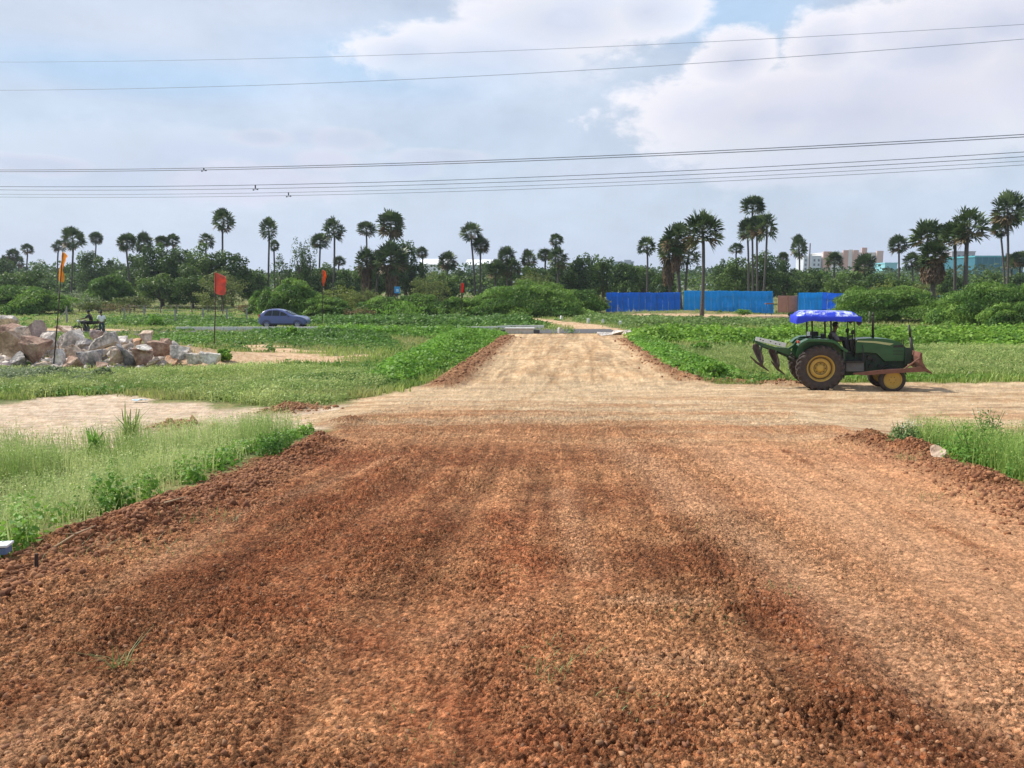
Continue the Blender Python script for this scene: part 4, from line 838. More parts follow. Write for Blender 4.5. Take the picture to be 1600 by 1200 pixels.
# ------------------------------------------------------------------ kerb, pale debris, sand heaps
conc = mat('concrete', (.52, .50, .46), .9, var=.18, scale=4, bump=.4); pale = mat('pale_concrete', (.66, .66, .64), .9, var=.15, scale=4, bump=.4)
bm = bmesh.new(); a = -60
pts = [(x, 60.0+.018*x) for x in np.linspace(-26, 2.5, 40)]
for i in range(len(pts)-1):
    (x0, y0), (x1, y1) = pts[i], pts[i+1]; add_box(bm, ((x0+x1)/2, (y0+y1)/2, gz((x0+x1)/2, y0)+.12), ((x1-x0)*.99, .16, .30))
T(bm_obj('kerb', bm, pale, None, bevel=.01), 'long pale concrete kerb beside the asphalt street left of the dirt road', 'kerb', kind='structure')
cv = thing('culvert', 'low concrete culvert wall at the left corner of the far road end', 'culvert', tuple(gp(812, 521)))
bm = bmesh.new(); add_box(bm, (0, 0, .16), (1.9, .45, .34)); bm_obj('wall', bm, conc, cv, bevel=.03)
bm = bmesh.new(); add_box(bm, (0, -.02, .37), (2.1, .6, .08)); bm_obj('cap', bm, pale, cv, bevel=.02)
for q in (-1, 1):
    bm = bmesh.new(); add_box(bm, (q*1.2, .02, .12), (.4, .5, .3)); bm_obj('end_block', bm, mat('dark_stone', (.07, .07, .075), .9), cv, bevel=.05)
for px, py, lb in ((877, 500, 'white marker stone at the edge of the dirt track, leftmost'), (919, 505, 'white marker stone second along the dirt track'), (942, 506, 'white marker stone third along the dirt track'), (969, 509, 'white marker stone nearest the pale rubble'), (874, 521, 'grey marker stone on the left side where the dirt track begins')):
    p = gp(px, py); bm = bmesh.new(); add_prism(bm, [(-.11, -.05), (.11, -.05), (.09, .34), (.04, .42), (-.05, .41), (-.1, .33)], -.1, .1)
    o = bm_obj('marker_stone', bm, pale if py < 520 else conc, None, bevel=.015); o.location = p; o.rotation_euler = (0, 0, px); T(o, lb, 'marker stone', 'marker stones along the dirt track')
# ------------------------------------------------------------------ boulders
def rock_mat(name, a, b, c):
    if name in MATS: return MATS[name]
    m = bpy.data.materials.new(name); m.use_nodes = True; t = m.node_tree; p = t.nodes['Principled BSDF']; tcn = t.nodes.new('ShaderNodeTexCoord')
    n = t.nodes.new('ShaderNodeTexNoise'); n.inputs['Scale'].default_value = 2.4; n.inputs['Detail'].default_value = 8; n.inputs['Roughness'].default_value = .65
    n2_ = t.nodes.new('ShaderNodeTexNoise'); n2_.inputs['Scale'].default_value = 11; n2_.inputs['Detail'].default_value = 6
    for q in (n, n2_): t.links.new(tcn.outputs['Object'], q.inputs['Vector'])
    cr = t.nodes.new('ShaderNodeValToRGB'); cr.color_ramp.elements.new(.5)
    for e_, (pp, cc) in zip(cr.color_ramp.elements, ((.36, a), (.5, b), (.64, c))): e_.position = pp; e_.color = (*cc, 1)
    t.links.new(n.outputs[0], cr.inputs[0]); mr = t.nodes.new('ShaderNodeMapRange'); mr.inputs[1].default_value = .3; mr.inputs[2].default_value = .7; mr.inputs[3].default_value = .75; mr.inputs[4].default_value = 1.25; t.links.new(n2_.outputs[0], mr.inputs[0])
    sc = t.nodes.new('ShaderNodeVectorMath'); sc.operation = 'SCALE'; t.links.new(cr.outputs[0], sc.inputs[0]); t.links.new(mr.outputs[0], sc.inputs['Scale']); t.links.new(sc.outputs[0], p.inputs['Base Color'])
    p.inputs['Roughness'].default_value = .85; bp = t.nodes.new('ShaderNodeBump'); bp.inputs['Strength'].default_value = .6; bp.inputs['Distance'].default_value = .06; t.links.new(n2_.outputs[0], bp.inputs['Height']); t.links.new(bp.outputs[0], p.inputs['Normal'])
    MATS[name] = m; return m
RM = {'grey': rock_mat('grey_rock', (.20, .18, .16), (.50, .44, .38), (.76, .67, .58)), 'brown': rock_mat('brown_rock', (.17, .09, .06), (.33, .20, .14), (.46, .33, .24)), 'tan': rock_mat('tan_rock', (.30, .20, .14), (.50, .37, .27), (.68, .55, .43)),
      'white': rock_mat('white_rock', (.30, .26, .23), (.66, .59, .52), (.85, .78, .70)), 'slate': rock_mat('slate_rock', (.12, .115, .115), (.28, .26, .25), (.58, .51, .45)), 'mauve': rock_mat('mauve_rock', (.22, .15, .14), (.36, .28, .26), (.5, .42, .38)), 'orange': rock_mat('orange_rock', (.34, .16, .08), (.52, .29, .16), (.6, .42, .28))}
def rock(px, py, w, h, d, kind, label, seed, tilt=0, flat=1, name='boulder', grp='quarried boulders heaped in the left field'):
    rr = random.Random(seed); bm = bmesh.new(); hw, hh = w/F*d/2*(1.05 if name == 'boulder' else 1), h/F*d/2*(1.05 if name == 'boulder' else 1); hd = (hw+hh)*.5*rr.uniform(.75, 1.05)
    for k in range(10):
        v = Vector((rr.gauss(0, 1), rr.gauss(0, 1), rr.gauss(0, 1))).normalized()
        v = Vector([math.copysign(abs(c)**.62, c) for c in v]); v *= 1/max(abs(v.x), abs(v.y), abs(v.z))*rr.uniform(.86, 1.0); bm.verts.new((v.x*hw, v.y*hd, v.z*hh))
    r_ = bmesh.ops.convex_hull(bm, input=bm.verts[:]); bmesh.ops.delete(bm, geom=[g for g in r_['geom_interior'] if isinstance(g, bmesh.types.BMVert)], context='VERTS')
    bmesh.ops.bevel(bm, geom=bm.edges[:], offset=min(hw, hh)*.035, segments=1, affect='EDGES')
    bmesh.ops.triangulate(bm, faces=bm.faces[:]); bmesh.ops.subdivide_edges(bm, edges=bm.edges[:], cuts=3, use_grid_fill=True)
    sc_ = min(hw, hh)
    P = np.array([v.co[:] for v in bm.verts]); nz = (fbm(P[:, 0]+seed, P[:, 2]+P[:, 1]*.7, 3/sc_*.5, 4, seed % 50)-.5)*.42*sc_
    for v, q in zip(bm.verts, nz): v.co += v.normal*float(q)
    bmesh.ops.rotate(bm, verts=bm.verts[:], cent=(0, 0, 0), matrix=Matrix.Rotation(R(tilt), 3, 'Y'))
    o = bm_obj(name, bm, RM[kind], None, False); sharp(o, 22); q = at(px, py, d); o.location = q
    return T(o, label, 'boulder' if name == 'boulder' else 'stone', grp)
for i, a in enumerate((
 (10, 503, 30, 22, 37, 'grey', 'grey boulder at the top of the heap on the photo\'s left edge', 5), (20, 517, 38, 20, 35.5, 'brown', 'long brown slab lying above the large tan one', 12), (14, 546, 44, 50, 32, 'tan', 'large tan block with a bright slanting top at the left edge', -28),
 (54, 550, 40, 46, 31.6, 'brown', 'large rounded brown boulder, second from the left in front', 10), (61, 519, 27, 42, 34.5, 'mauve', 'tall pointed mauve boulder above the rounded brown one', 8), (41, 521, 22, 24, 35, 'grey', 'grey boulder between the brown slab and the tall pointed one', 0),
 (31, 562, 24, 24, 31.3, 'slate', 'dark grey boulder wedged between the two large front ones', 20), (77, 534, 22, 32, 33.5, 'grey', 'grey boulder right of the tall pointed one', -15), (97, 517, 44, 16, 36, 'tan', 'flat tan slab on top of the heap left of the yellow flag pole', 4),
 (114, 528, 42, 26, 34.5, 'grey', 'grey and white boulder below the motorcycle', -12), (91, 563, 24, 38, 31.3, 'white', 'white angular boulder at the foot of the yellow flag pole', -20), (112, 567, 28, 24, 31, 'brown', 'small reddish boulder in front beside the white angular one', 0),
 (121, 549, 34, 24, 32.6, 'tan', 'tan boulder in the middle of the heap', 12), (142, 558, 42, 34, 31.8, 'slate', 'dark grey lumpy boulder in the middle front of the heap', 0), (150, 526, 18, 20, 35.5, 'mauve', 'pinkish boulder under the motorcycle wheel', 10), (169, 525, 20, 17, 36, 'white', 'small white boulder at the feet of the person in white', 0),
 (163, 541, 52, 28, 33.2, 'grey', 'grey sloping slab leading up to the leaning slab', -28), (180, 560, 24, 30, 31.6, 'tan', 'tan boulder at the foot of the leaning slab', 10), (203, 553, 30, 50, 32, 'slate', 'blue grey slab leaning to the right', -24), (224, 556, 28, 44, 31.6, 'brown', 'upright brown block with a pale top', 4),
 (224, 543, 26, 10, 31.4, 'white', 'flat white stone capping the upright brown block', -4), (230, 531, 20, 28, 34, 'tan', 'tan peaked boulder behind the upright brown block', 0), (211, 538, 20, 18, 34, 'orange', 'orange stone right of the leaning slab', 0), (251, 546, 36, 24, 32.8, 'brown', 'brown slab right of the upright block', 14),
 (283, 550, 32, 28, 32.4, 'grey', 'pale grey rounded boulder near the right end of the heap', 10), (306, 561, 26, 18, 31.6, 'grey', 'low grey slab, left one of the rubble below the red flag', 8), (329, 561, 32, 20, 31.4, 'white', 'low white streaked slab at the right end of the heap', 10), (268, 562, 26, 14, 32, 'orange', 'low orange stone half sunk in soil', 0),
 (4, 573, 26, 16, 30.8, 'mauve', 'low mauve stone in the bottom left corner of the heap', 0), (131, 536, 26, 16, 33.6, 'slate', 'small dark stone in the middle of the heap', 0), (190, 533, 22, 16, 34.5, 'white', 'small white boulder behind the sloping slab', -10), (66, 572, 24, 14, 30.8, 'tan', 'small tan stone before the rounded brown boulder', 0), (160, 571, 22, 12, 31, 'brown', 'small brown stone in the grass before the heap', 0), (242, 567, 20, 12, 31.2, 'tan', 'small tan stone beside the upright brown block', 0), (258, 534, 20, 12, 34, 'brown', 'small brown stone behind the brown slab', 0))):
    rock(*a[:7], 100+i*7, a[7])
p = gp(1463, 718); rock(1463, 707, 26, 24, p.y, 'tan', 'round pale pinkish stone on the right soil ridge', 911, 0, name='stone', grp=None)
for i, (px, py, w, h, lb) in enumerate(((945, 522, 26, 7, 'flat pale rubble piece, left one by the far road end'), (963, 521, 24, 9, 'pale rubble piece in the middle by the far road end'), (978, 520, 18, 8, 'pale rubble piece, right one by the far road end'), (1590, 740, 16, 8, 'flat pink stone in the weeds near the right edge'))):
    p = gp(px, py+2); rock(px, py-1, w, h, p.y, 'white', lb, 950+i, 0, name='rubble', grp='pale rubble at the far road end' if i < 3 else None)
r_ = np.random.RandomState(31); n = 700; x = -19.5+r_.normal(size=n)*5.2; y = 33+r_.normal(size=n)*1.5; m = (x > -28) & (x < -14.6); x, y = x[m], y[m]
clods('stone_fragments', 'broken stone fragments filling the gaps between the boulders', np.column_stack([x, y, base_z(x, y)]), .07+.30*r_.rand(len(x))**1.8, tint(len(x), 1, (.22, .17, .13), (.60, .55, .50), r_, .3), 'stones')
# ------------------------------------------------------------------ flags
bamboo = mat('dark_pole', (.05, .032, .026), .8)
def flag(label, bpx, bpy, tpx, tpy, d, cloth, colr, rad=.022):
    b = at(bpx, bpy, d); g = gz(b.x, d); b.z = g; tp = at(tpx, tpy, d)
    t = thing('flag', label, 'flag', b, 0, 'festoon flags on thin poles'); bm = bmesh.new(); mid = (tp-b)*.5+Vector((rad, 0, 0)); add_tube(bm, [(0, 0, -.1), mid, tp-b], [rad, rad*.85, rad*.6], 6); bm_obj('pole', bm, bamboo, t, True)
    m = mat('cloth_'+label[:20], colr, .8, var=.12, scale=5); bm = bmesh.new(); ny, nx = 26, 10; G = []
    yt = cloth[0][0]; yb = cloth[-1][0]
    for i in range(ny+1):
        py = yt+(yb-yt)*i/ny; xl = np.interp(py, [c[0] for c in cloth], [c[1] for c in cloth]); xr = np.interp(py, [c[0] for c in cloth], [c[2] for c in cloth]); row = []
        for j in range(nx+1):
            q = at(xl+(xr-xl)*j/nx, py, d); f = j/nx; row.append(bm.verts.new(q-b+Vector((0, .05*math.sin(f*7+i*.22)*f+.03*math.sin(i*.7)*f, 0))))
        G.append(row)
    for i in range(ny):
        for j in range(nx): bm.faces.new((G[i][j], G[i][j+1], G[i+1][j+1], G[i+1][j]))
    bmesh.ops.solidify(bm, geom=bm.faces[:], thickness=.006)
    bm_obj('cloth', bm, m, t, True)
    return t
flag('orange yellow pennant flag fluttering above the boulders', 82, 575, 98, 394, 31, [(394, 97.5, 99), (397, 96.5, 102), (401, 96, 104.5), (404, 96, 101.5), (406, 96, 103), (410, 95.5, 101), (414, 94.5, 99), (420, 93, 99), (430, 92, 101), (437, 92, 102), (441, 94, 100)], (.92, .45, .07), .026)
flag('square salmon red flag on a pole in the middle of the left field', 334, 549, 337, 426, 38.5, [(426, 335.5, 337.5), (428, 335.5, 342), (432, 335.5, 352), (436, 335, 353.5), (448, 335, 353.5), (458, 335.5, 353), (460, 340, 352), (461, 344, 350)], (.66, .15, .105), .028)
flag('narrow orange flag on a pole right of the parked car', 503, 502, 504, 422, 66, [(422, 503.5, 506), (425, 503, 509), (432, 503.5, 510), (438, 503, 509), (443, 503.5, 507), (447, 504, 507)], (.80, .17, .03), .04)
flag('tiny red flag on a pole before the centre bushes', 720, 492, 721, 442, 74, [(442, 720.5, 723), (444, 720, 724.5), (456, 720, 724.5), (458, 720.5, 723)], (.78, .05, .03), .04)
# little blue sign among bushes
q = at(621, 470, 84); t = thing('sign', 'small light blue sign standing among the bushes left of centre', 'sign', (q.x, 84, gz(q.x, 84))); zt = at(621, 453, 84).z-t.location.z
bm = bmesh.new(); add_tube(bm, [(0, .05, 0), (0, .05, zt)], .04, 6); bm_obj('post', bm, steel, t)
bm = bmesh.new(); add_box(bm, (0, 0, zt), (.62, .04, .72)); pl_ = bm_obj('panel', bm, mat('sign_blue', (.05, .30, .62), .5), t)
bm = bmesh.new(); add_box(bm, (.02, -.03, zt-.05), (.26, .02, .30)); bm_obj('emblem', bm, mat('sign_pale', (.45, .65, .80), .5), pl_)
# ------------------------------------------------------------------ wire fence of concrete posts
fp = mat('fence_post', (.30, .29, .27), .9, var=.2, scale=5)
t = thing('wire_fence', 'wire fence on grey concrete posts crossing the left field', 'fence', (0, 0, 0))
pst = [(105, 502, 18), (195, 500, 17), (226, 497, 16), (275, 503, 20), (318, 500, 18), (355, 502, 18), (386, 500, 16)]
wp = []
for px, py, h in pst:
    p = gp(px, py+4); hh = 1.35; bm = bmesh.new(); add_box(bm, (0, 0, hh/2-.1), (.11, .11, hh+.2)); o = bm_obj('post', bm, fp, t); o.location = p; wp.append(p)
for z in (.4, .8, 1.2):
    bm = bmesh.new(); add_tube(bm, [p+Vector((0, -.07, z)) for p in wp], .008, 4); bm_obj('wire', bm, steel, t)
t = thing('wire_fence', 'farther line of wooden fence posts before the dark trees on the left', 'fence', (0, 0, 0)); wp = []
for px in (203, 227, 251, 276, 300, 325, 348):
    p = gp(px, 491); bm = bmesh.new(); add_tube(bm, [(0, 0, -.1), (.03, 0, 1.2)], [.07, .06], 6); o = bm_obj('post', bm, mat('old_wood', (.16, .13, .11), .9), t); o.location = p; wp.append(p)
bm = bmesh.new(); add_tube(bm, [p+Vector((0, -.08, 1.0)) for p in wp], .008, 4); bm_obj('wire', bm, steel, t)
for px, py, h, w, lb in ((105, 503, 24, .14, 'pale leaning post with a brace behind the motorcycle'), (1357, 505, 18, .13, 'weathered wooden post in the field behind the tractor'), (965, 488, 12, .1, 'thin pale stake before the left hoarding'), (990, 491, 8, .1, 'short pale stake before the left hoarding'), (1514, 589, 8, .09, 'short pale peg at the edge of the right field'), (57, 893, 30, .03, 'thin dark stick planted at the edge of the near road'), (712, 508, 12, .12, 'short pale post below the tiny red flag'), (938, 487, 16, .2, 'bleached tree stump left of the hoarding')):
    p = gp(px, py); hh = h/F*p.y; bm = bmesh.new(); add_tube(bm, [(0, 0, -.05), (w*.15, 0, hh*.5), (w*.3, 0, hh)], [w/2, w*.46, w*.4], 7)
    if px in (105, 965): add_tube(bm, [(0, -.03, hh*.75), (w*6 if px == 965 else -w*6, -.1, .02)], w*.3, 6)
    o = bm_obj('post', bm, mat('pale_post', (.36, .33, .28), .9) if px != 57 else bamboo, None); o.location = p; T(o, lb, 'post')
# litter
def litter(label, px, py, s_, seed, colr=(.72, .76, .78)):
    p = gp(px, py); bm = bmesh.new(); bmesh.ops.create_grid(bm, x_segments=12, y_segments=9, size=1); rr = random.Random(seed)
    P = np.array([v.co[:] for v in bm.verts]); k = fbm(P[:, 0]+seed, P[:, 1], 2, 3, seed)
    for v, kk in zip(bm.verts, k): v.co = Vector((v.co.x*s_*(1+.3*kk), v.co.y*s_*.6, .02+kk*s_*.6))
    bmesh.ops.solidify(bm, geom=bm.faces[:], thickness=.003); o = bm_obj('plastic_scrap', bm, mat('plastic_%d' % seed, colr, .4, spec=.6), None, True); o.location = p; T(o, label, 'litter')
litter('pale blue plastic scrap on the bare ground in the left field', 218, 629, .16, 1, (.55, .68, .74)); litter('white cloth lying in the weeds below the hoarding', 1125, 509, .55, 2)
litter('pale paper scrap at the edge of the left verge', 340, 674, .08, 3)
q = gp(1, 884); t = thing('metal_tray', 'upturned white metal tray with a blue rim in the weeds at the left edge', 'tray', q, .2)
bm = bmesh.new(); add_box(bm, (-.05, 0, .16), (.26, .12, .018)); bm_obj('top', bm, mat('tray_white', (.75, .78, .80), .35), t, bevel=.006)
bm = bmesh.new(); add_box(bm, (-.05, 0, .12), (.23, .10, .05)); bm_obj('side', bm, mat('tray_blue', (.12, .20, .36), .4), t, bevel=.006)
for i, (px, py, dx, lb) in enumerate(((205, 815, .5, 'dry bent twig at the foot of the left verge'), (75, 868, .35, 'pale broken branch lying by the thin dark stick'))):
    p = gp(px, py); bm = bmesh.new(); add_tube(bm, [(0, 0, .03), (dx*.5, .1, .14), (dx, .05, .22)], [.012, .010, .004], 6); add_tube(bm, [(dx*.5, .1, .14), (dx*.5, -.08, .2)], [.006, .002], 5); o = bm_obj('twig', bm, mat('dry_twig', (.42, .30, .18), .9), None, True); o.location = p; T(o, lb, 'twig')
# maize-like plants on the verge
def leafy(label, px, py, h, n, seed, cols, w=.045):
    p = gp(px, py); r_ = np.random.RandomState(seed); t = thing('weed_plant', label, 'plant', p); B = np.column_stack([r_.normal(size=(n, 2))*.06, r_.rand(n)*h*.5]); V, Fq = blade_quads(B, h*(.4+.5*r_.rand(n)), w*.35, 1.3, r_)
    link('leaves', mesh_np('leaves', V, Fq, tint(n, 6, *cols, r_, .2), FOL), t); bm = bmesh.new()
    for k in range(3): add_tube(bm, [(.04*k-.04, 0, 0), (.06*k-.08, .02, h*.5), (.12*k-.12, .03, h*.85)], [.008, .006, .003], 5)
    bm_obj('stem', bm, mat('green_stem', (.14, .2, .06), .8), t)
    if seed == 3:
        bm = bmesh.new()
        for k in range(3): add_tube(bm, [(.12*k-.12, .03, h*.8), (.15*k-.13, .03, h*1.12)], [.012, .006], 5)
        bm_obj('seed_head', bm, mat('seed', (.38, .36, .18), .9), t)
leafy('tall grassy weed with seed heads standing above the left verge', 205, 702, .62, 34, 3, ((.16, .28, .05), (.38, .46, .14)))
leafy('broad bladed weed left of the tall seeding one', 150, 712, .42, 22, 5, ((.12, .28, .04), (.26, .42, .09)), .07)
def bushy(label, px, py, h, r0, seed, cols, n=700, flowers=0):
    p = gp(px, py); r_ = np.random.RandomState(seed); t = thing('weed_plant', label, 'plant', p); d = unit(r_.normal(size=(n, 3))); d[:, 2] = abs(d[:, 2]); P = d*np.array([r0, r0, h])*(.35+.7*r_.rand(n))[:, None]
    V, Fq = leaf_quads(P, unit(d+r_.normal(size=(n, 3))*.6), .05, .5, r_); link('leaves', mesh_np('leaves', V, Fq, tint(n, 4, *cols, r_, .2), FOL), t)
    bm = bmesh.new()
    for k in range(7): a = k*.9; add_tube(bm, [(0, 0, 0), (math.cos(a)*r0*.4, math.sin(a)*r0*.4, h*.6), (math.cos(a)*r0*.7, math.sin(a)*r0*.7, h*1.05)], [.006, .005, .003], 5)
    bm_obj('stem', bm, mat('green_stem', (.14, .2, .06), .8), t)
    if flowers:
        P = np.column_stack([r_.normal(size=(flowers, 2))*r0*.45, h*(.85+.3*r_.rand(flowers))]); V, Fq = leaf_quads(P, unit(r_.normal(size=(flowers, 3))+np.array([0, -.5, .8])), .028, .8, r_)
        link('flowers', mesh_np('flowers', V, Fq, tint(flowers, 4, (.6, .62, .45), (.75, .75, .6), r_), FOL), t)['kind'] = 'stuff'
bushy('flowering weed bush on the soil ridge left of the round stone', 1412, 700, .38, .26, 7, ((.08, .17, .04), (.22, .33, .12)), 1100, 50)
bushy('tall leggy weed rising over the right verge', 1540, 705, .68, .34, 8, ((.10, .22, .04), (.25, .38, .1)), 1300, 20)
bushy('bright leafy weed in the middle of the right verge', 1520, 725, .55, .42, 9, ((.10, .26, .03), (.24, .42, .07)), 900)
bushy('dark leafy weed at the road end of the left verge', 430, 712, .32, .3, 10, ((.05, .15, .02), (.14, .3, .04)), 900)
# ------------------------------------------------------------------ power lines
wm = mat('wire', (.13, .15, .20), .6); wl_ = mat('faint_wire', (.30, .34, .42), .6)
def cable(label, a, b, c, d0, d1, rad, twin=0, damp=(), wmat=None):
    """three photo pixels (x 0, 800, 1600); a straight plan line from depth d0 to d1, sagging as a parabola"""
    A = at(0, a, d0); B = at(1600, c, d1)
    u = (800-800)/F
    # the point of the plan line seen at px 800 has x = 0
    def plan(t): return A.x+(B.x-A.x)*t, A.y+(B.y-A.y)*t
    tm = -A.x/(B.x-A.x); M = at(800, b, plan(tm)[1])
    # z = quadratic through the three
    co = np.polyfit([0, tm, 1], [A.z, M.z, B.z], 2)
    t = thing('power_line', label, 'power line', (0, 0, 0), 0, 'overhead power lines crossing the sky')
    for k in ((0, 1) if twin else (0,)):
        bm = bmesh.new(); pts = []
        for s_ in np.linspace(-.9, 1.6, 60): x, y = plan(s_); pts.append((x, y+k*.1, float(np.polyval(co, s_))-k*twin))
        add_tube(bm, pts, rad, 6); bm_obj('wire', bm, wmat or wm, t, True)
    for px, dz in damp:
        s_ = None
        for q in np.linspace(-.2, 1.2, 2000):
            x, y = plan(q); pxx = 800+F*x/(y*CP-(float(np.polyval(co, q))-CAMZ)*SP)
            if pxx >= px: s_ = q; break
        x, y = plan(s_); z = float(np.polyval(co, s_)); bm = bmesh.new()
        add_box(bm, (x, y, z-twin/2), (.07, .07, max(.14, twin))); add_tube(bm, [(x-.16, y, z-twin-.10), (x+.16, y, z-twin-.06)], .014, 6)
        for s2 in (-1, 1): add_tube(bm, [(x+s2*.10, y, z-twin-.08+s2*.02), (x+s2*.19, y, z-twin-.08+s2*.02)], .045, 8)
        bm_obj('vibration_damper', bm, mat('damper', (.06, .06, .07), .6), t)
cable('highest thin power line, faint against the clouds', 97, 79, 38, 62, 44, .012, 0, (), wl_)
cable('second highest thin power line crossing the sky', 141, 116, 61, 62, 44, .015, 0, (), wl_)
cable('thick twin power line in the middle of the lines', 265.5, 249, 210, 62, 44, .024, .12, ((318, 0),))
cable('pair of power lines just below the thick twin line', 291.5, 278, 237.5, 62, 44, .019, .24, ((398, 0),))
cable('lowest pair of power lines above the palms', 303.5, 291, 251.5, 66, 47, .015, .22, ((450, 0),))
# ------------------------------------------------------------------ people
skin = mat('skin', (.12, .06, .038), .6); hairm = mat('hair', (.012, .011, .011), .7)
def skin_mesh(name, J, edges, rad, m, parent, sub=2, root='pelvis'):
    keys = list(J); me = bpy.data.meshes.new(name); me.from_pydata([J[k] for k in keys], [(keys.index(a), keys.index(b)) for a, b in edges], [])
    o = bpy.data.objects.new(name, me); C.objects.link(o); md = o.modifiers.new('s', 'SKIN')
    for i, k in enumerate(keys):
        sv = me.skin_vertices[0].data[i]; r_ = rad[k]; sv.radius = r_ if isinstance(r_, tuple) else (r_, r_); sv.use_root = (k == root)
    o.modifiers.new('b', 'SUBSURF').levels = sub; o.modifiers['b'].render_levels = sub
    dg = bpy.context.evaluated_depsgraph_get(); dg.update(); me2 = bpy.data.meshes.new_from_object(o.evaluated_get(dg)); o.modifiers.clear(); o.data = me2; me2.name = name
    for p in me2.polygons: p.use_smooth = True
    me2.materials.clear(); me2.materials.append(m)
    if parent: o.parent = parent
    return o
def person(label, loc, rz, J, shirtc, trouc, shoec=(.03, .03, .03), grip=.6):
    """J: joints of one side given as name -> (x forward, y left, z up) for l_ and r_"""
    t = thing('person', label, 'person', loc, rz)
    V = {k: Vector(v) for k, v in J.items()}
    up = (V['head']-V['neck']).normalized(); fwd = Vector((1, 0, 0)); fwd = (fwd-up*fwd.dot(up)).normalized()
    V['crown'] = V['head']+up*.09; V['jaw'] = V['head']-up*.055+fwd*.035
    E = [('pelvis', 'waist'), ('waist', 'chest'), ('chest', 'neck'), ('neck', 'head'), ('head', 'crown')]
    rad = {'pelvis': (.145, .11), 'waist': (.13, .10), 'chest': (.155, .11), 'neck': .052, 'head': (.078, .092), 'crown': (.060, .070)}
    del V['jaw']
    for s_ in 'lr':
        E += [('chest', s_+'sh'), (s_+'sh', s_+'el'), (s_+'el', s_+'wr'), (s_+'wr', s_+'pa'), ('pelvis', s_+'hip'), (s_+'hip', s_+'kn'), (s_+'kn', s_+'an'), (s_+'an', s_+'toe')]
        V[s_+'pa'] = V[s_+'wr']+(V[s_+'wr']-V[s_+'el']).normalized()*.07
        for k, r_ in (('sh', .055), ('el', .038), ('wr', .026), ('pa', (.036, .02)), ('hip', .085), ('kn', .055), ('an', .036), ('toe', (.04, .028))): rad[s_+k] = r_
    body = skin_mesh('body', V, E, rad, skin, t)
    # fingers, nose and ears grown onto the same body mesh
    bm = bmesh.new(); bm.from_mesh(body.data)
    for s_ in 'lr':
        dr = (V[s_+'wr']-V[s_+'el']).normalized(); sd_ = dr.cross(Vector((0, 0, 1))).normalized(); dn = sd_.cross(dr).normalized()
        for k in range(4):
            b = V[s_+'pa']+dr*.02+sd_*(.018*(k-1.5)); L_ = (.07, .08, .076, .06)[k]
            add_tube(bm, [b, b+dr*L_*.45-dn*0.0, b+dr*L_*(.45+.35*(1-grip))-abs(grip)*Vector((0, 0, L_*.4)), b+dr*L_*.35-abs(grip)*Vector((0, 0, L_*.65))], [.0095, .009, .008, .006], 6)
        q = 1 if s_ == 'l' else -1; b = V[s_+'wr']+dr*.03; add_tube(bm, [b, b+dr*.03-sd_*q*.035, b+dr*.055-sd_*q*.04-Vector((0, 0, .012))], [.012, .010, .007], 6)
    h = V['head']; rt = fwd.cross(up)
    add_tube(bm, [h+fwd*.085+up*.02, h+fwd*.112-up*.02, h+fwd*.088-up*.03], [.007, .014, .010], 6)
    for q in (-1, 1): add_tube(bm, [h+rt*q*.082-up*.02, h+rt*q*.092+up*.012], [.012, .02], 6)
    add_tube(bm, [h+fwd*.088-rt*.022-up*.058, h+fwd*.097-up*.056, h+fwd*.088+rt*.022-up*.058], [.006, .008, .006], 6)
    bm.to_mesh(body.data); bm.free()
    for p in body.data.polygons: p.use_smooth = True
    for q in (-1, 1):
        bm = bmesh.new(); bmesh.ops.create_uvsphere(bm, u_segments=8, v_segments=6, radius=.012, matrix=Matrix.Translation(h+fwd*.088+rt*q*.033+up*.012)); bm_obj('eye', bm, mat('eye', (.5, .48, .45), .2), t, True)
    # clothes
    V['cuff'] = V['chest']
    sh = {k: V[k] for k in ('pelvis', 'waist', 'chest')}; sr = {'pelvis': (.165, .13), 'waist': (.155, .125), 'chest': (.18, .135)}; se = [('pelvis', 'waist'), ('waist', 'chest'), ('chest', 'nk')]; sh['nk'] = V['chest'].lerp(V['neck'], .62); sr['nk'] = .085
    for s_ in 'lr':
        sh[s_+'sh'] = V[s_+'sh']; sh[s_+'el'] = V[s_+'sh'].lerp(V[s_+'el'], .95); sr[s_+'sh'] = .078; sr[s_+'el'] = .062; se += [('chest', s_+'sh'), (s_+'sh', s_+'el')]
    skin_mesh('shirt', sh, se, sr, mat('shirt_'+label[:24], shirtc, .85, var=.18, scale=14, bump=.4), t)
    tr_ = {k: V[k] for k in ('pelvis',)}; tr_['hi'] = V['pelvis'].lerp(V['waist'], .35); rr = {'pelvis': (.158, .125), 'hi': (.15, .118)}; te = [('pelvis', 'hi')]
    for s_ in 'lr':
        for k, r_ in (('hip', .098), ('kn', .075), ('an', .062)): tr_[s_+k] = V[s_+k]; rr[s_+k] = r_
        te += [('pelvis', s_+'hip'), (s_+'hip', s_+'kn'), (s_+'kn', s_+'an')]
    skin_mesh('trousers', tr_, te, rr, mat('trousers_'+label[:24], trouc, .85, var=.2, scale=12, bump=.4), t)
    bm = bmesh.new(); bmesh.ops.create_uvsphere(bm, u_segments=16, v_segments=12, radius=1, matrix=Matrix.Translation(h-fwd*.012+up*.05) @ Matrix.Diagonal((.102, .092, .10, 1)))
    bmesh.ops.delete(bm, geom=[v for v in bm.verts if (v.co-h).dot(fwd) > .045 and (v.co-h).dot(up) < .07 or (v.co-h).dot(up) < -.06], context='VERTS'); bm_obj('hair', bm, hairm, t, True)
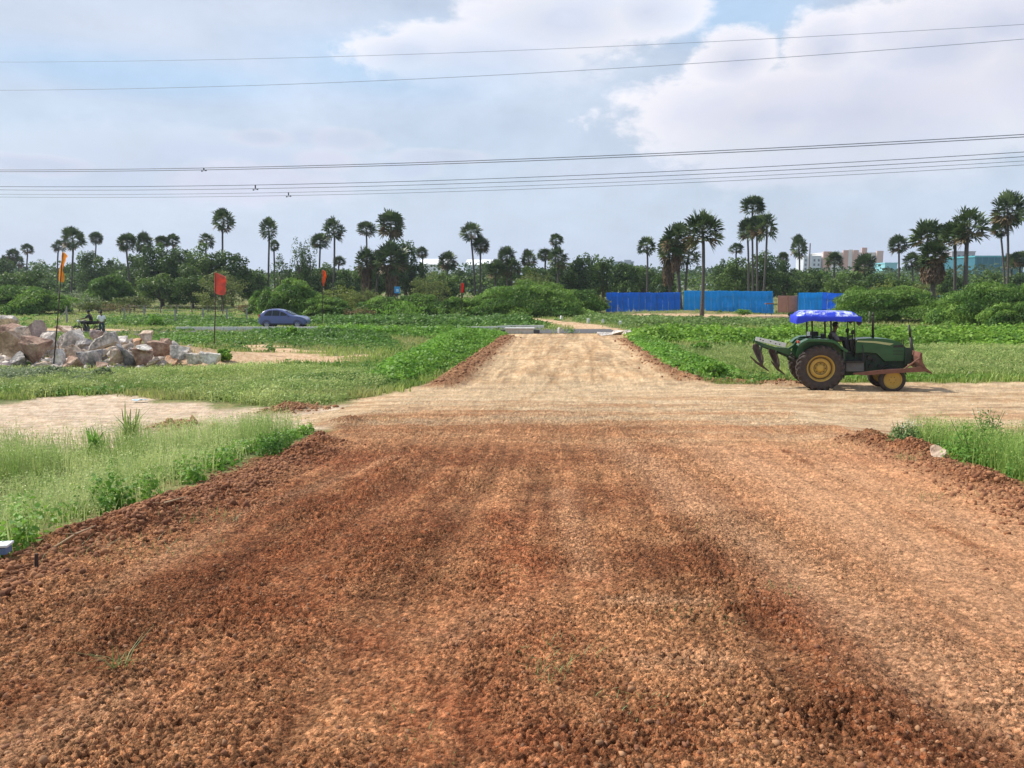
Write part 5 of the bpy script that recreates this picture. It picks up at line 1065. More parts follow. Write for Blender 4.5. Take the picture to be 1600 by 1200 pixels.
    for s_ in 'lr':
        bm = bmesh.new(); a, b = V[s_+'an'], V[s_+'toe']; f = (b-a); f.z = 0; f.normalize()
        add_tube(bm, [a-f*.06+Vector((0, 0, -.045)), a+Vector((0, 0, -.03)), b+Vector((0, 0, .0)), b+f*.05-Vector((0, 0, .008))], [.035, .045, .042, .02], 8); bm_obj('shoe', bm, mat('shoe', shoec, .6), t, True)
    return t
# ------------------------------------------------------------------ the tractor
rubber = mat('tyre_rubber', (.030, .026, .025), .85, var=.25, scale=6, dust=(.14, .10, .08), dustamt=.42)
rimy = mat('rim_yellow', (.52, .33, .035), .55, var=.12, scale=5, dust=(.38, .26, .14), dustamt=.45); rimd = mat('rim_recess', (.10, .065, .03), .8)
green = mat('tractor_green', (.016, .10, .030), .35, var=.15, scale=4, spec=.5, coat=.15, dust=(.10, .10, .06), dustamt=.16); dkg = mat('dark_green', (.008, .035, .016), .6, dust=(.08, .07, .05), dustamt=.3)
black = mat('machine_black', (.014, .014, .015), .6, var=.2, scale=8, dust=(.09, .07, .05), dustamt=.4); rust = mat('rusty_steel', (.15, .055, .036), .75, var=.3, scale=5, dust=(.26, .15, .10), dustamt=.4)
brownm = mat('worn_plough_steel', (.055, .032, .025), .6, var=.3, scale=6); whitem = mat('white_paint', (.70, .76, .74), .5, var=.08, scale=8, dust=(.3, .3, .25), dustamt=.3); grey = mat('machine_grey', (.13, .13, .125), .7, var=.2)
stripe = mat('pale_stripe', (.48, .50, .22), .5); red = mat('lamp_red', (.55, .06, .03), .3); glass = mat('lamp_glass', (.5, .52, .5), .15)
YT = 24.98; YAW = R(-12); CY_, SY_ = math.cos(YAW), math.sin(YAW); _w = at(1281.4, 572, 24.18); TX = _w.x-.8*SY_; YT = _w.y+.8*CY_
TR = thing('tractor', 'green farm tractor with yellow wheels, blue canopy, raised plough and front blade', 'tractor', (TX, YT, gz(TX, YT)-.01)); TO = TR.location.copy()
def Q(zx, zy, dy):
    u, ry, rz = ray(1150+zx/4.848, 460+zy/4.848)      # the ray meets the tractor's own plane y = dy
    nx, ny = -SY_, CY_; k = (dy+TO.x*nx+TO.y*ny)/(u*nx+ry*ny); X_, Y_ = u*k-TO.x, ry*k-TO.y; return (X_*CY_+Y_*SY_, CAMZ+rz*k-TO.z)
TR.rotation_euler.z = YAW
def P3(zx, zy, dy): x, z = Q(zx, zy, dy); return (x, dy, z)
def wheel(cx, cy, r, w, rr, lugs, sg):
    """sg -1: outer face towards the camera"""
    wl = bpy.data.objects.new('wheel', None); C.objects.link(wl); wl.parent = TR; wl.location = (cx, cy, r-.005); 
    bm = bmesh.new(); h = w/2; q = r-.035 if lugs else r
    add_lathe(bm, [(rr-.01, -h*.72), (rr+.03, -h*.9), (rr+(q-rr)*.55, -h), (q-.05, -h*.95), (q-.012, -h*.7), (q, 0), (q-.012, h*.7), (q-.05, h*.95), (rr+(q-rr)*.55, h), (rr+.03, h*.9), (rr-.01, h*.72)], 48, close=True)
    ty = bm_obj('tyre', bm, rubber, wl, True)
    if lugs:
        bm = bmesh.new()
        for k in range(lugs):
            for s_ in (-1, 1):
                a0 = 2*math.pi*(k+(.5 if s_ > 0 else 0))/lugs; n = 5; secs = []
                for i in range(n):
                    f = i/(n-1); yy = s_*h*(.02+1.0*f); a = a0-.22*f; ro = r*(1-.0*f) if f < .8 else r-.03; ri = q-.03 if f < .8 else q-.11; da = .036+.012*f
                    secs.append([bm.verts.new((rad_*math.cos(a+g), yy, rad_*math.sin(a+g))) for rad_, g in ((ri, -da*1.2), (ro, -da), (ro, da), (ri, da*1.2))])
                for i in range(n-1):
                    for j in range(4): bm.faces.new((secs[i][j], secs[i][(j+1) % 4], secs[i+1][(j+1) % 4], secs[i+1][j]))
                bm.faces.new(secs[0]); bm.faces.new(secs[-1][::-1])
        bm_obj('tread_lugs', bm, rubber, wl)
    bm = bmesh.new(); s_ = sg
    add_lathe(bm, [(rr-.02, -s_*h*.5), (rr-.035, s_*h*.30), (rr-.005, s_*h*.86), (rr+.012, s_*h*.80), (rr+.004, s_*h*.70)], 48); rm = bm_obj('rim', bm, rimy, wl, True)
    bm = bmesh.new()
    if lugs:
        rings = add_lathe(bm, [(rr-.04, s_*h*.28), (rr-.085, s_*h*.16), (rr-.10, s_*h*.34), (rr*.48, s_*h*.42), (rr*.44, s_*h*.22), (rr*.30, s_*h*.22), (rr*.28, s_*h*.42), (rr*.14, s_*h*.46), (.001, s_*h*.46)], 40)
    else: rings = add_lathe(bm, [(rr-.03, s_*h*.5), (rr*.62, s_*h*.30), (rr*.40, s_*h*.52), (rr*.2, s_*h*.62), (.001, s_*h*.62)], 32)
    bm_obj('wheel_disc', bm, rimy, wl, True); bm = bmesh.new(); nb = 8 if lugs else 6
    for k in range(nb):
        a = 2*math.pi*k/nb; add_lathe(bm, [(.001, s_*h*.60), (.014, s_*h*.60), (.014, s_*h*.2)], 6, c=(rr*.36*math.cos(a), 0, rr*.36*math.sin(a)))
    if lugs:
        for k in range(8): a = 2*math.pi*(k+.5)/8; add_box(bm, (rr*.80*math.cos(a), s_*h*.32, rr*.80*math.sin(a)), (.035, .03, .035), Euler((0, -a, 0)))
    bm_obj('wheel_bolts', bm, rimd, wl)
    if lugs:
        bm = bmesh.new(); add_lathe(bm, [(rr-.055, s_*h*.27), (rr-.10, s_*h*.31)], 40); add_lathe(bm, [(rr*.50, s_*h*.43), (rr*.455, s_*h*.44)], 40); bm_obj('recess_ring', bm, rimd, wl)
    return wl
wheel(0, -.80, .725, .36, .41, 22, -1); wheel(0, .80, .725, .36, .41, 22, 1)
fx = Q(1182, 620, -.72)[0]; fw = wheel(fx, -.74, .40, .20, .265, 0, -1); fw.rotation_euler.z = R(4); fw2 = wheel(fx, .72, .40, .20, .265, 0, 1); fw2.rotation_euler.z = R(4)
def prism(name, pts, y0, y1, m, bevel=0, parent=None, ref=None):
    bm = bmesh.new(); ref = ref if ref is not None else y0; add_prism(bm, [Q(a, b, ref) for a, b in pts], y0, y1)
    o = bm_obj(name, bm, m, parent or TR, bevel=bevel)
    if bevel: sharp(o, 35)
    return o
hd = prism('hood', [(900, 352), (925, 338), (1010, 332), (1110, 335), (1190, 345), (1245, 362), (1270, 385), (1280, 425), (1278, 505), (1125, 505), (1065, 445), (985, 440), (900, 445)], -.31, .31, green, .035)
prism('stripe', [(918, 350), (1060, 354), (1195, 373), (1165, 386), (1050, 368), (918, 360)], -.322, -.310, stripe, 0, hd)
prism('headlight', [(1195, 386), (1266, 380), (1272, 402), (1190, 403)], -.322, -.309, black, 0, hd)
prism('front_grille', [(1281, 395), (1289, 400), (1291, 505), (1280, 508)], -.24, .24, black, .01, None, -.3)
prism('side_vent', [(1190, 425), (1268, 425), (1266, 432), (1188, 432)], -.318, -.309, dkg, 0, hd); prism('side_vent', [(1188, 450), (1264, 450), (1262, 456), (1188, 456)], -.318, -.309, dkg, 0, hd)
prism('engine', [(900, 445), (1065, 446), (1120, 505), (1275, 506), (1262, 590), (1000, 605), (905, 595)], -.22, .22, dkg, .02, None, -.25)
bm = bmesh.new()
for a_, b_, c_ in ((1010, 480, .07), (1045, 498, .055), (960, 560, .06), (1090, 540, .05), (1020, 540, .06)): x, z = Q(a_, b_, -.26); add_lathe(bm, [(.001, -.30), (c_, -.30), (c_, -.2)], 14, c=(x, 0, z))
for a_ in (930, 955, 975, 1130): add_tube(bm, [P3(a_, 440, -.27), P3(a_+8, 520, -.28), P3(a_+4, 590, -.27)], .012, 6)
bm_obj('engine_fittings', bm, black, TR)
prism('front_axle', [(1130, 590), (1230, 590), (1225, 625), (1140, 625)], -.66, .66, black, .02, None, -.3)
prism('front_support', [(1180, 505), (1300, 500), (1300, 545), (1200, 590), (1170, 585)], -.20, .20, black, .02, None, -.2)
prism('gearbox', [(700, 430), (905, 430), (905, 610), (700, 620)], -.20, .20, dkg, .03, None, -.2)
bm = bmesh.new(); add_tube(bm, [(0, -.66, .72), (0, -.3, .72), (0, .3, .72), (0, .66, .72)], [.12, .16, .16, .12], 14); bm_obj('rear_axle', bm, dkg, TR, True)
prism('foot_step', [(836, 520), (968, 518), (968, 582), (836, 584)], -.62, -.40, grey, .012); prism('foot_step', [(836, 520), (968, 518), (968, 582), (836, 584)], .40, .62, grey, .012, None, -.5)
prism('floor_plate', [(800, 508), (970, 505), (970, 516), (800, 520)], -.70, .70, black, .006, None, -.7)
bm = bmesh.new(); add_tube(bm, [P3(805, 420, -.6), P3(812, 500, -.62), P3(818, 640, -.62)], .022, 6); add_tube(bm, [P3(972, 515, -.62), P3(965, 430, -.5), P3(955, 380, -.4)], .016, 6); bm_obj('step_rail', bm, black, TR)
# rear mudguards
for s_ in (-1, 1):
    out = [(472, 388), (500, 362), (545, 341), (640, 338), (735, 345), (772, 362), (800, 392), (850, 425)]; inn = [(842, 440), (790, 408), (762, 380), (725, 364), (640, 357), (550, 358), (515, 374), (485, 400)]
    y0, y1 = (-.97, -.50) if s_ < 0 else (.50, .97)
    bm = bmesh.new(); add_prism(bm, [Q(a_, b_, -.97) for a_, b_ in out+inn], y0, y1)
    yy = -.52*1 if s_ < 0 else .50
    add_prism(bm, [Q(a_, b_, -.97) for a_, b_ in [(490, 395), (560, 350), (720, 356), (790, 400), (850, 432), (850, 520), (760, 560), (560, 560), (470, 470)]], yy, yy+.02)
    fd = bm_obj('mudguard', bm, green, TR); sharp(fd, 30)
    x, z = Q(484, 368, y0); bm = bmesh.new(); add_box(bm, (x-.02, (y0+y1)/2-.0, z+.02), (.06, .20, .07)); bm_obj('tail_lamp', bm, red, fd, bevel=.008)
# seat, console, wheel, lamps
prism('seat', [(655, 305), (672, 300), (684, 345), (760, 350), (762, 368), (668, 368)], -.22, .22, black, .03, None, -.2)
prism('dashboard', [(860, 345), (905, 338), (905, 470), (880, 470)], -.20, .20, black, .02, None, -.2)
sw = bpy.data.objects.new('steering_wheel', None); C.objects.link(sw); sw.parent = TR; x, z = Q(842, 330, 0); sw.location = (x, 0, z); sw.rotation_euler = (0, R(-28), 0)
bm = bmesh.new(); add_tube(bm, [(.19*math.cos(a), .19*math.sin(a), 0) for a in np.linspace(0, 2*math.pi, 25)], .014, 6, False)
for a in (0, 2.1, 4.2): add_tube(bm, [(0, 0, -.02), (.19*math.cos(a), .19*math.sin(a), 0)], .010, 5)
bm_obj('wheel_ring', bm, black, sw, True); bm = bmesh.new(); add_tube(bm, [(0, 0, 0), (0, 0, -.45)], .025, 6); bm_obj('column', bm, black, sw, True)
for a_, b_, y in ((885, 285, -.42), (885, 285, .42)):
    x, z = Q(a_, b_, -.42); bm = bmesh.new(); add_lathe(bm, [(.001, -.05), (.06, -.04), (.075, .03), (.07, .05), (.001, .05)], 14, 'X', c=(x, y, z)); add_tube(bm, [(x, y, z-.06), (x+.02, y*.8, z-.30)], .014, 6); lm = bm_obj('work_lamp', bm, black, TR, True)
    bm = bmesh.new(); add_lathe(bm, [(.001, .056), (.062, .052)], 14, 'X', c=(x, y, z)); bm_obj('lens', bm, glass, lm)
for y in (-.62, .62):
    x, z = Q(932, 218, -.62); bm = bmesh.new(); add_prism(bm, [(x-.085, z+.05), (x+.085, z+.05), (x+.07, z-.02), (x, z-.09), (x-.07, z-.02)], y-.012, y+.012); bm_obj('mirror', bm, black, TR, bevel=.006)
bm = bmesh.new(); add_tube(bm, [P3(1037, 335, .08), P3(1037, 180, .08), P3(1034, 165, .08)], [.038, .036, .036], 10); add_tube(bm, [P3(1034, 168, .08), P3(1042, 135, .08)], [.034, .03], 10); bm_obj('exhaust_pipe', bm, black, TR, True)
for l_, rd_ in (([P3(905, 360, -.33), P3(900, 450, -.34)], .02), ([P3(835, 425, -.3), P3(828, 350, -.3)], .014), ([P3(800, 470, -.3), P3(815, 395, -.34)], .014)):
    bm = bmesh.new(); add_tube(bm, l_, rd_, 6); bm_obj('control_lever', bm, black, TR, True)
# canopy
cn = bpy.data.objects.new('canopy', None); C.objects.link(cn); cn.parent = TR
x0, zt_ = Q(462, 150, -.62); x1, _ = Q(940, 150, -.62); zb_ = Q(600, 195, -.62)[1]; zt_ = Q(700, 122, 0)[1]
bm = bmesh.new(); G = []; nx, ny = 26, 18
for i in range(nx+1):
    row = []
    for j in range(ny+1):
        u, v = i/nx, j/ny; e = min(1, (1-abs(2*u-1))*5)**.6*min(1, (1-abs(2*v-1))*4)**.6; z = zb_+.09+(zt_-zb_-.09)*e*(.78+.22*math.sin(math.pi*u))+.008*math.sin(u*9)*e+.006*math.sin(v*8+u*6)
        row.append(bm.verts.new((x0+(x1-x0)*u, -.72+1.44*v, z)))
    G.append(row)
for i in range(nx):
    for j in range(ny): bm.faces.new((G[i][j], G[i+1][j], G[i+1][j+1], G[i][j+1]))
cm2 = mat('canopy_cloth_top', (.62, .68, .80), .7, var=.1, scale=2.2, dust=(.014, .045, .58), dustamt=1.0); _mr = MATS['canopy_cloth_top'].node_tree.nodes['Map Range']; _mr.inputs[3].default_value = 0; _mr.inputs[1].default_value = .40; _mr.inputs[2].default_value = .52
o = bm_obj('top_cloth', bm, cm2, cn, True)
bm = bmesh.new(); per = [G_ for G_ in ()]; pts = [(x0+(x1-x0)*i/40, -.72) for i in range(41)]+[(x1, -.72+1.44*i/30) for i in range(1, 31)]+[(x1-(x1-x0)*i/40, .72) for i in range(1, 41)]+[(x0, .72-1.44*i/30) for i in range(1, 30)]
rows = []
for k, (px_, py_) in enumerate(pts):
    f = (px_-x0)/(x1-x0); drop = .03+.09*max(0, 1-f*5)+.010*math.sin(k*.5)+.004*math.sin(k*2.3); cx_ = (x0+x1)/2; ox = (px_-cx_)/(x1-x0)*.04; oy = py_/.72*.02
    rows.append([bm.verts.new((px_+ox*.3, py_+oy*.3, zb_+.13)), bm.verts.new((px_+ox*1.2, py_+oy*1.3, zb_+.09)), bm.verts.new((px_+ox*1.4, py_+oy*1.6, zb_-drop*.2)), bm.verts.new((px_+ox, py_+oy*1.2, zb_-drop))])
for k in range(len(rows)):
    a_, b_ = rows[k], rows[(k+1) % len(rows)]
    for j in range(3): bm.faces.new((a_[j], b_[j], b_[j+1], a_[j+1]))
o = bm_obj('side_skirt', bm, mat('canopy_blue', (.012, .035, .55), .6, var=.2, scale=5), cn, True)
bm = bmesh.new()
for y in (-.66, 0, .66): add_tube(bm, [(x0+.06, y, zb_+.05), (x1-.06, y, zb_+.05)], .018, 6)
for x in (x0+.08, (x0+x1)/2, x1-.08): add_tube(bm, [(x, -.66, zb_+.05), (x, .66, zb_+.05)], .018, 6)
bm_obj('frame', bm, black, cn)
for zx, y in ((575, -.52), (575, .52), (718, -.52), (718, .52), (893, -.50), (893, .50)):
    a_ = P3(zx, 195, -.52); b_ = P3(zx, 345, -.52); bm = bmesh.new(); add_tube(bm, [(a_[0], y, zb_+.05), (b_[0]+(.02 if zx != 893 else .05), y, b_[2]-.05 if zx != 893 else b_[2]-.1)], .028 if zx < 800 else .016, 8); bm_obj('canopy_post', bm, black, TR, True)
bm = bmesh.new(); x, z = Q(590, 330, -.45); add_tube(bm, [(x-.05, -.45, z-.02), (x-.05, .45, z-.02)], .03, 6); add_box(bm, (x-.14, -.3, z+.10), (.10, .12, .16)); add_box(bm, (x+.12, .2, z+.10), (.20, .3, .14)); bm_obj('rear_rail', bm, black, TR)
bm = bmesh.new(); x, z = Q(548, 298, -.5); add_box(bm, (x, -.5, z), (.09, .09, .13)); bm_obj('rear_lamp', bm, whitem, TR, bevel=.01)
# front linkage and dozer blade
bl_ = bpy.data.objects.new('dozer_blade', None); C.objects.link(bl_); bl_.parent = TR
prof = [(1400, 440), (1388, 475), (1392, 520), (1420, 562), (1495, 607), (1480, 590), (1440, 555), (1416, 515), (1410, 475), (1412, 446)]
bm = bmesh.new(); add_prism(bm, [Q(a_, b_, -1.0) for a_, b_ in prof], -1.0, 1.0); bm_obj('mouldboard', bm, rust, bl_)
for y in (-.99, .99):
    bm = bmesh.new(); add_prism(bm, [Q(a_, b_, -1.) for a_, b_ in [(888, 596), (960, 588), (1080, 574), (1270, 562), (1400, 548), (1438, 572), (1432, 584), (1270, 592), (1100, 602), (980, 612), (890, 606)]], y-.05, y+.05); bm_obj('push_arm', bm, rust, bl_, bevel=.008)
    bm = bmesh.new(); add_tube(bm, [P3(1285, 558, -1.0)[:1]+(y,)+P3(1285, 558, -1.0)[2:], P3(1398, 478, -1.0)[:1]+(y,)+P3(1398, 478, -1.)[2:]], .026, 8); bm_obj('strut', bm, rust, bl_)
bm = bmesh.new()
for y in (-.35, .35): add_prism(bm, [Q(a_, b_, -.35) for a_, b_ in [(1280, 400), (1330, 410), (1336, 430), (1320, 520), (1275, 530)]], y-.02, y+.02)
add_box(bm, (Q(1305, 470, 0)[0], 0, Q(1305, 470, 0)[1]), (.10, .7, .12)); bm_obj('front_bracket', bm, dkg, TR)
bm = bmesh.new(); add_tube(bm, [P3(1310, 232, 0), P3(1322, 330, 0)], .036, 8); add_tube(bm, [P3(1322, 325, 0), P3(1335, 420, 0), P3(1362, 470, 0)], .048, 8); add_tube(bm, [P3(1350, 440, 0), P3(1365, 560, -.1)], .035, 8); add_tube(bm, [P3(1370, 440, 0), P3(1400, 540, 0)], .03, 8); add_tube(bm, [P3(1275, 408, 0), P3(1345, 412, 0)], .03, 6)
bm_obj('lift_mast', bm, black, TR, True)
for l_ in ([P3(1268, 345, -.28), P3(1270, 500, -.30), P3(1290, 520, -.3)], [P3(1256, 342, .28), P3(1258, 500, .30)]):
    bm = bmesh.new(); add_tube(bm, l_, .014, 6); bm_obj('guard_bar', bm, black, TR)
# thin front mudguards
for y, s_ in ((-.74, -1), (.72, 1)):
    bm = bmesh.new(); prev = None; zc = .40
    for k in range(15):
        a = R(20+135*k/14); r_ = .455; p = [bm.verts.new((fx+r_*math.cos(a)-.03, y-.12, zc+r_*math.sin(a))), bm.verts.new((fx+r_*math.cos(a)-.03, y+.12, zc+r_*math.sin(a)))]
        if prev: bm.faces.new((prev[0], p[0], p[1], prev[1]))
        prev = p
    bmesh.ops.solidify(bm, geom=bm.faces[:], thickness=.012); bm_obj('front_mudguard', bm, grey, TR, True)
# plough
pg = bpy.data.objects.new('plough', None); C.objects.link(pg); pg.parent = TR
def pr(name, pts, y0, y1, m, bevel=.008): bm = bmesh.new(); add_prism(bm, [Q(a_, b_, y0) for a_, b_ in pts], y0, y1); return bm_obj(name, bm, m, pg, bevel=bevel)
pr('white_beam', [(152, 322), (382, 370), (374, 402), (148, 350)], -.42, -.34, whitem)
bm = bmesh.new()
bm.free()
for a_, b_ in ((185, 340), (205, 350), (262, 357), (300, 372), (330, 378)): x, z = Q(a_, b_, -.42); bm = bmesh.new(); add_box(bm, (x, -.425, z), (.035, .02, .03)); bm_obj('bolt_head', bm, black, pg)
pr('frame_beam', [(140, 335), (170, 360), (300, 400), (385, 405), (445, 440), (440, 462), (400, 460), (320, 430), (170, 385), (132, 352)], -.20, -.08, green)
pr('frame_beam', [(200, 370), (330, 420), (420, 455), (440, 480), (420, 505), (395, 500), (385, 475), (300, 440), (195, 400)], .10, .22, dkg)
pr('top_link', [(385, 415), (430, 385), (470, 335), (520, 338), (520, 350), (478, 350), (440, 395), (395, 430)], -.06, .02, green)
bm = bmesh.new(); add_tube(bm, [P3(400, 470, -.3), P3(450, 500, -.3), P3(560, 520, -.3)], .03, 8); add_tube(bm, [P3(400, 470, .3), P3(450, 500, .3), P3(560, 520, .3)], .03, 8); add_tube(bm, [P3(470, 345, -.25), P3(490, 420, -.28), P3(500, 500, -.3)], .022, 8); add_tube(bm, [P3(420, 450, -.5), P3(420, 450, .4)], .04, 8); bm_obj('link_arm', bm, black, pg, True)
for dx, dy, y in ((0, 0, -.40), (122, 25, -.05)):
    bm = bmesh.new(); base = [(128, 382), (150, 372), (172, 382), (190, 420), (206, 470), (208, 510), (200, 535), (182, 525), (160, 490), (140, 450), (125, 410)]; n = len(base); y_ = y
    q0 = [Q(a_+dx, b_+dy, y) for a_, b_ in base]; cx_ = sum(p[0] for p in q0)/n; cz_ = sum(p[1] for p in q0)/n
    va = [bm.verts.new((p[0], y_+.10*math.sin((p[1]-cz_)*4), p[1])) for p in q0]; vc = bm.verts.new((cx_, y_+.13, cz_))
    for k in range(n): bm.faces.new((va[k], va[(k+1) % n], vc))
    bmesh.ops.subdivide_edges(bm, edges=bm.edges[:], cuts=2); bmesh.ops.smooth_vert(bm, verts=bm.verts[:], factor=.3, use_axis_x=False, use_axis_y=True, use_axis_z=False); bmesh.ops.solidify(bm, geom=bm.faces[:], thickness=.025)
    bm_obj('mouldboard', bm, brownm, pg, True)
    pr('share', [(104+dx*1.3, 470+dy*1.5), (112+dx*1.3, 468+dy*1.5), (165+dx*1.15, 512+dy), (195+dx, 528+dy), (252+dx, 580+dy), (248+dx, 586+dy), (190+dx, 550+dy), (150+dx*1.15, 522+dy)], y-.03, y+.04, brownm, .004)
    bm = bmesh.new(); add_tube(bm, [P3(195+dx, 385+dy*.6, y), P3(182+dx, 430+dy, y+.1), P3(186+dx, 500+dy, y+.1)], [.045, .05, .04], 8); bm_obj('shank', bm, dkg, pg, True)
# driver
sx, sz = Q(712, 352, -.1); hx, hz_ = Q(759, 238, -.1); K = hz_-sz
J = {'pelvis': (0, 0, .10), 'waist': (.03, 0, .26), 'chest': (.06, 0, .44), 'neck': (.11, 0, .58), 'head': (hx-sx, 0, hz_-sz)}
J['neck'] = (J['head'][0]-.02, 0, J['head'][2]-.15); J['chest'] = (J['neck'][0]-.06, 0, J['neck'][2]-.15); J['waist'] = (J['neck'][0]*.45, 0, (J['chest'][2]+.10)/2+.02)
wx, wz = sw.location.x-sx, sw.location.z-sz
for s_, q in (('l', 1), ('r', -1)):
    J.update({s_+'sh': (J['chest'][0]+.01, .18*q, J['chest'][2]+.05), s_+'el': (J['chest'][0]+.16, .24*q, J['chest'][2]-.17), s_+'wr': (wx-.16, .15*q, wz-.05), s_+'hip': (.08, .10*q, .06), s_+'kn': (.44, .17*q, .10), s_+'an': (.56, .17*q, -.32), s_+'toe': (.68, .18*q, -.36)})
person('driver in a grey shirt sitting at the wheel of the green tractor', (TO.x+sx*CY_, TO.y+sx*SY_, TO.z+sz-.02), YAW, J, (.17, .165, .17), (.03, .032, .04), grip=.9)
# ------------------------------------------------------------------ the parked car
cb = mat('car_blue', (.065, .095, .27), .28, var=.06, scale=2, spec=.5, coat=.4, dust=(.2, .19, .2), dustamt=.15); cg = mat('car_glass', (.03, .045, .05), .08, spec=.8); trim = mat('black_trim', (.02, .02, .022), .6)
cl_ = gp(440, 513.5); cd = cl_.y; ca_ = at(402.5, 500, cd).x; sc_ = (at(478.5, 500, cd).x-ca_)/3.86
car = thing('parked_car', 'dark blue hatchback car parked side on at the asphalt street', 'car', ((ca_+at(478.5, 500, cd).x)/2, cd+.8, gz(cl_.x, cd)+.04)); car.scale = (sc_,)*3; ox = -1.93
top = [(0, .62), (.04, .80), (.10, .97), (.22, 1.14), (.42, 1.33), (.65, 1.44), (1.0, 1.50), (1.45, 1.505), (1.85, 1.45), (2.2, 1.31), (2.55, 1.13), (2.84, .99), (3.1, .945), (3.4, .89), (3.65, .81), (3.80, .70), (3.86, .56)]
bm = bmesh.new(); secs = []
for x, z in top:
    belt = min(.93+.02*x/3.86, z); e = min(1, x/.5+.72, (3.86-x)/.6+.66); w = .835*e; wr = w-.02 if z < .99 else w-.26*min(1, (z-.93)/.57); zb = .24 if .1 < x < 3.7 else .34
    pr_ = [(w*.90, zb), (w, zb+.12), (w, .60*min(1, z/.62)), (w*.985, min(.78, z-.03)), (w*.96, belt-.005), (wr*.98, max(belt, z-.075)), (wr*.88, z-.02), (wr*.55, z), (0, z+.008)]
    secs.append([bm.verts.new((x+ox, -a_, b_)) for a_, b_ in pr_]+[bm.verts.new((x+ox, a_, b_)) for a_, b_ in pr_[-2::-1]])
for i in range(len(secs)-1):
    for k in range(len(secs[0])-1): bm.faces.new((secs[i][k], secs[i+1][k], secs[i+1][k+1], secs[i][k+1]))
    bm.faces.new((secs[i][0], secs[i][-1], secs[i+1][-1], secs[i+1][0]))
bm.faces.new(secs[0]); bm.faces.new(secs[-1][::-1])
bd = bm_obj('body', bm, cb, car, True); sharp(bd, 28)
def wside(x, z): return .835-.04-.26*min(1, max(0, (z-.93)/.57))+.026
for y in (-1, 1):
    for pts in ([(.52, .98), (.62, 1.20), (.82, 1.36), (1.12, 1.40), (1.12, .97)], [(1.17, .97), (1.17, 1.405), (1.62, 1.39), (1.74, 1.35), (1.74, .97)], [(1.80, .97), (1.80, 1.33), (2.08, 1.22), (2.42, 1.05), (2.46, .98)]):
        bm = bmesh.new(); vs = [bm.verts.new((x+ox, y*wside(x, z), z)) for x, z in pts]; bm.faces.new(vs if y < 0 else vs[::-1]); bmesh.ops.solidify(bm, geom=bm.faces[:], thickness=.01); bm_obj('window', bm, cg, car)
    bm = bmesh.new(); add_box(bm, (2.42+ox, y*.87, 1.0), (.14, .16, .11)); bm_obj('wing_mirror', bm, cb, car, bevel=.02)
    bm = bmesh.new(); add_box(bm, (3.60+ox, y*.70, .76), (.30, .10, .10)); bm_obj('headlight', bm, glass, car, bevel=.02)
    bm = bmesh.new(); add_box(bm, (.13+ox, y*.70, .95), (.12, .12, .24)); bm_obj('tail_light', bm, red, car, bevel=.02)
    for hx_ in (1.28, 1.98):
        bm = bmesh.new(); add_box(bm, (hx_+ox, y*.842, .86), (.16, .03, .035)); bm_obj('door_handle', bm, cb, car, bevel=.008)
    bm = bmesh.new(); add_box(bm, (1.95+ox, y*.838, .32), (2.0, .03, .10)); bm_obj('sill', bm, trim, car)
    for wx_ in (.72, 3.14):
        wl = bpy.data.objects.new('wheel', None); C.objects.link(wl); wl.parent = car; wl.location = (wx_+ox, y*.74, .295)
        bm = bmesh.new(); add_lathe(bm, [(.19, -.09), (.27, -.10), (.295, -.07), (.295, .07), (.27, .10), (.19, .09)], 28, close=True); bm_obj('tyre', bm, rubber, wl, True)
        bm = bmesh.new(); add_lathe(bm, [(.19, y*.095), (.175, y*.07), (.06, y*.085), (.001, y*.09)], 20)
        for k in range(7): a = k*.8976; add_box(bm, (.11*math.cos(a), y*.088, .11*math.sin(a)), (.13, .02, .03), Euler((0, -a, 0)))
        bm_obj('rim', bm, mat('alloy', (.35, .36, .38), .35, metal=.6), wl, True)
        bm = bmesh.new(); add_lathe(bm, [(.30, y*.092), (.345, y*.105), (.345, y*.02), (.30, y*.02)], 28, close=True, c=(wx_+ox, y*.74, .30)); bm_obj('wheel_arch', bm, trim, car, True)
for nm, pts in (('windscreen', [(2.12, 1.345), (2.78, 1.015)]), ('rear_window', [(.16, 1.055), (.50, 1.375)])):
    (xa, za), (xb, zb) = pts; bm = bmesh.new(); o_ = .018 if nm == 'windscreen' else -.0
    vs = [bm.verts.new((xa+ox+.02*(1 if o_ else -1), -.50, za+.02)), bm.verts.new((xb+ox+.02*(1 if o_ else -1), -.56, zb+.02)), bm.verts.new((xb+ox+.02*(1 if o_ else -1), .56, zb+.02)), bm.verts.new((xa+ox+.02*(1 if o_ else -1), .50, za+.02))]; bm.faces.new(vs); bmesh.ops.solidify(bm, geom=bm.faces[:], thickness=.01); bm_obj(nm, bm, cg, car)
bm = bmesh.new(); add_box(bm, (3.80+ox, 0, .47), (.10, 1.2, .16)); bm_obj('grille', bm, trim, car, bevel=.02)
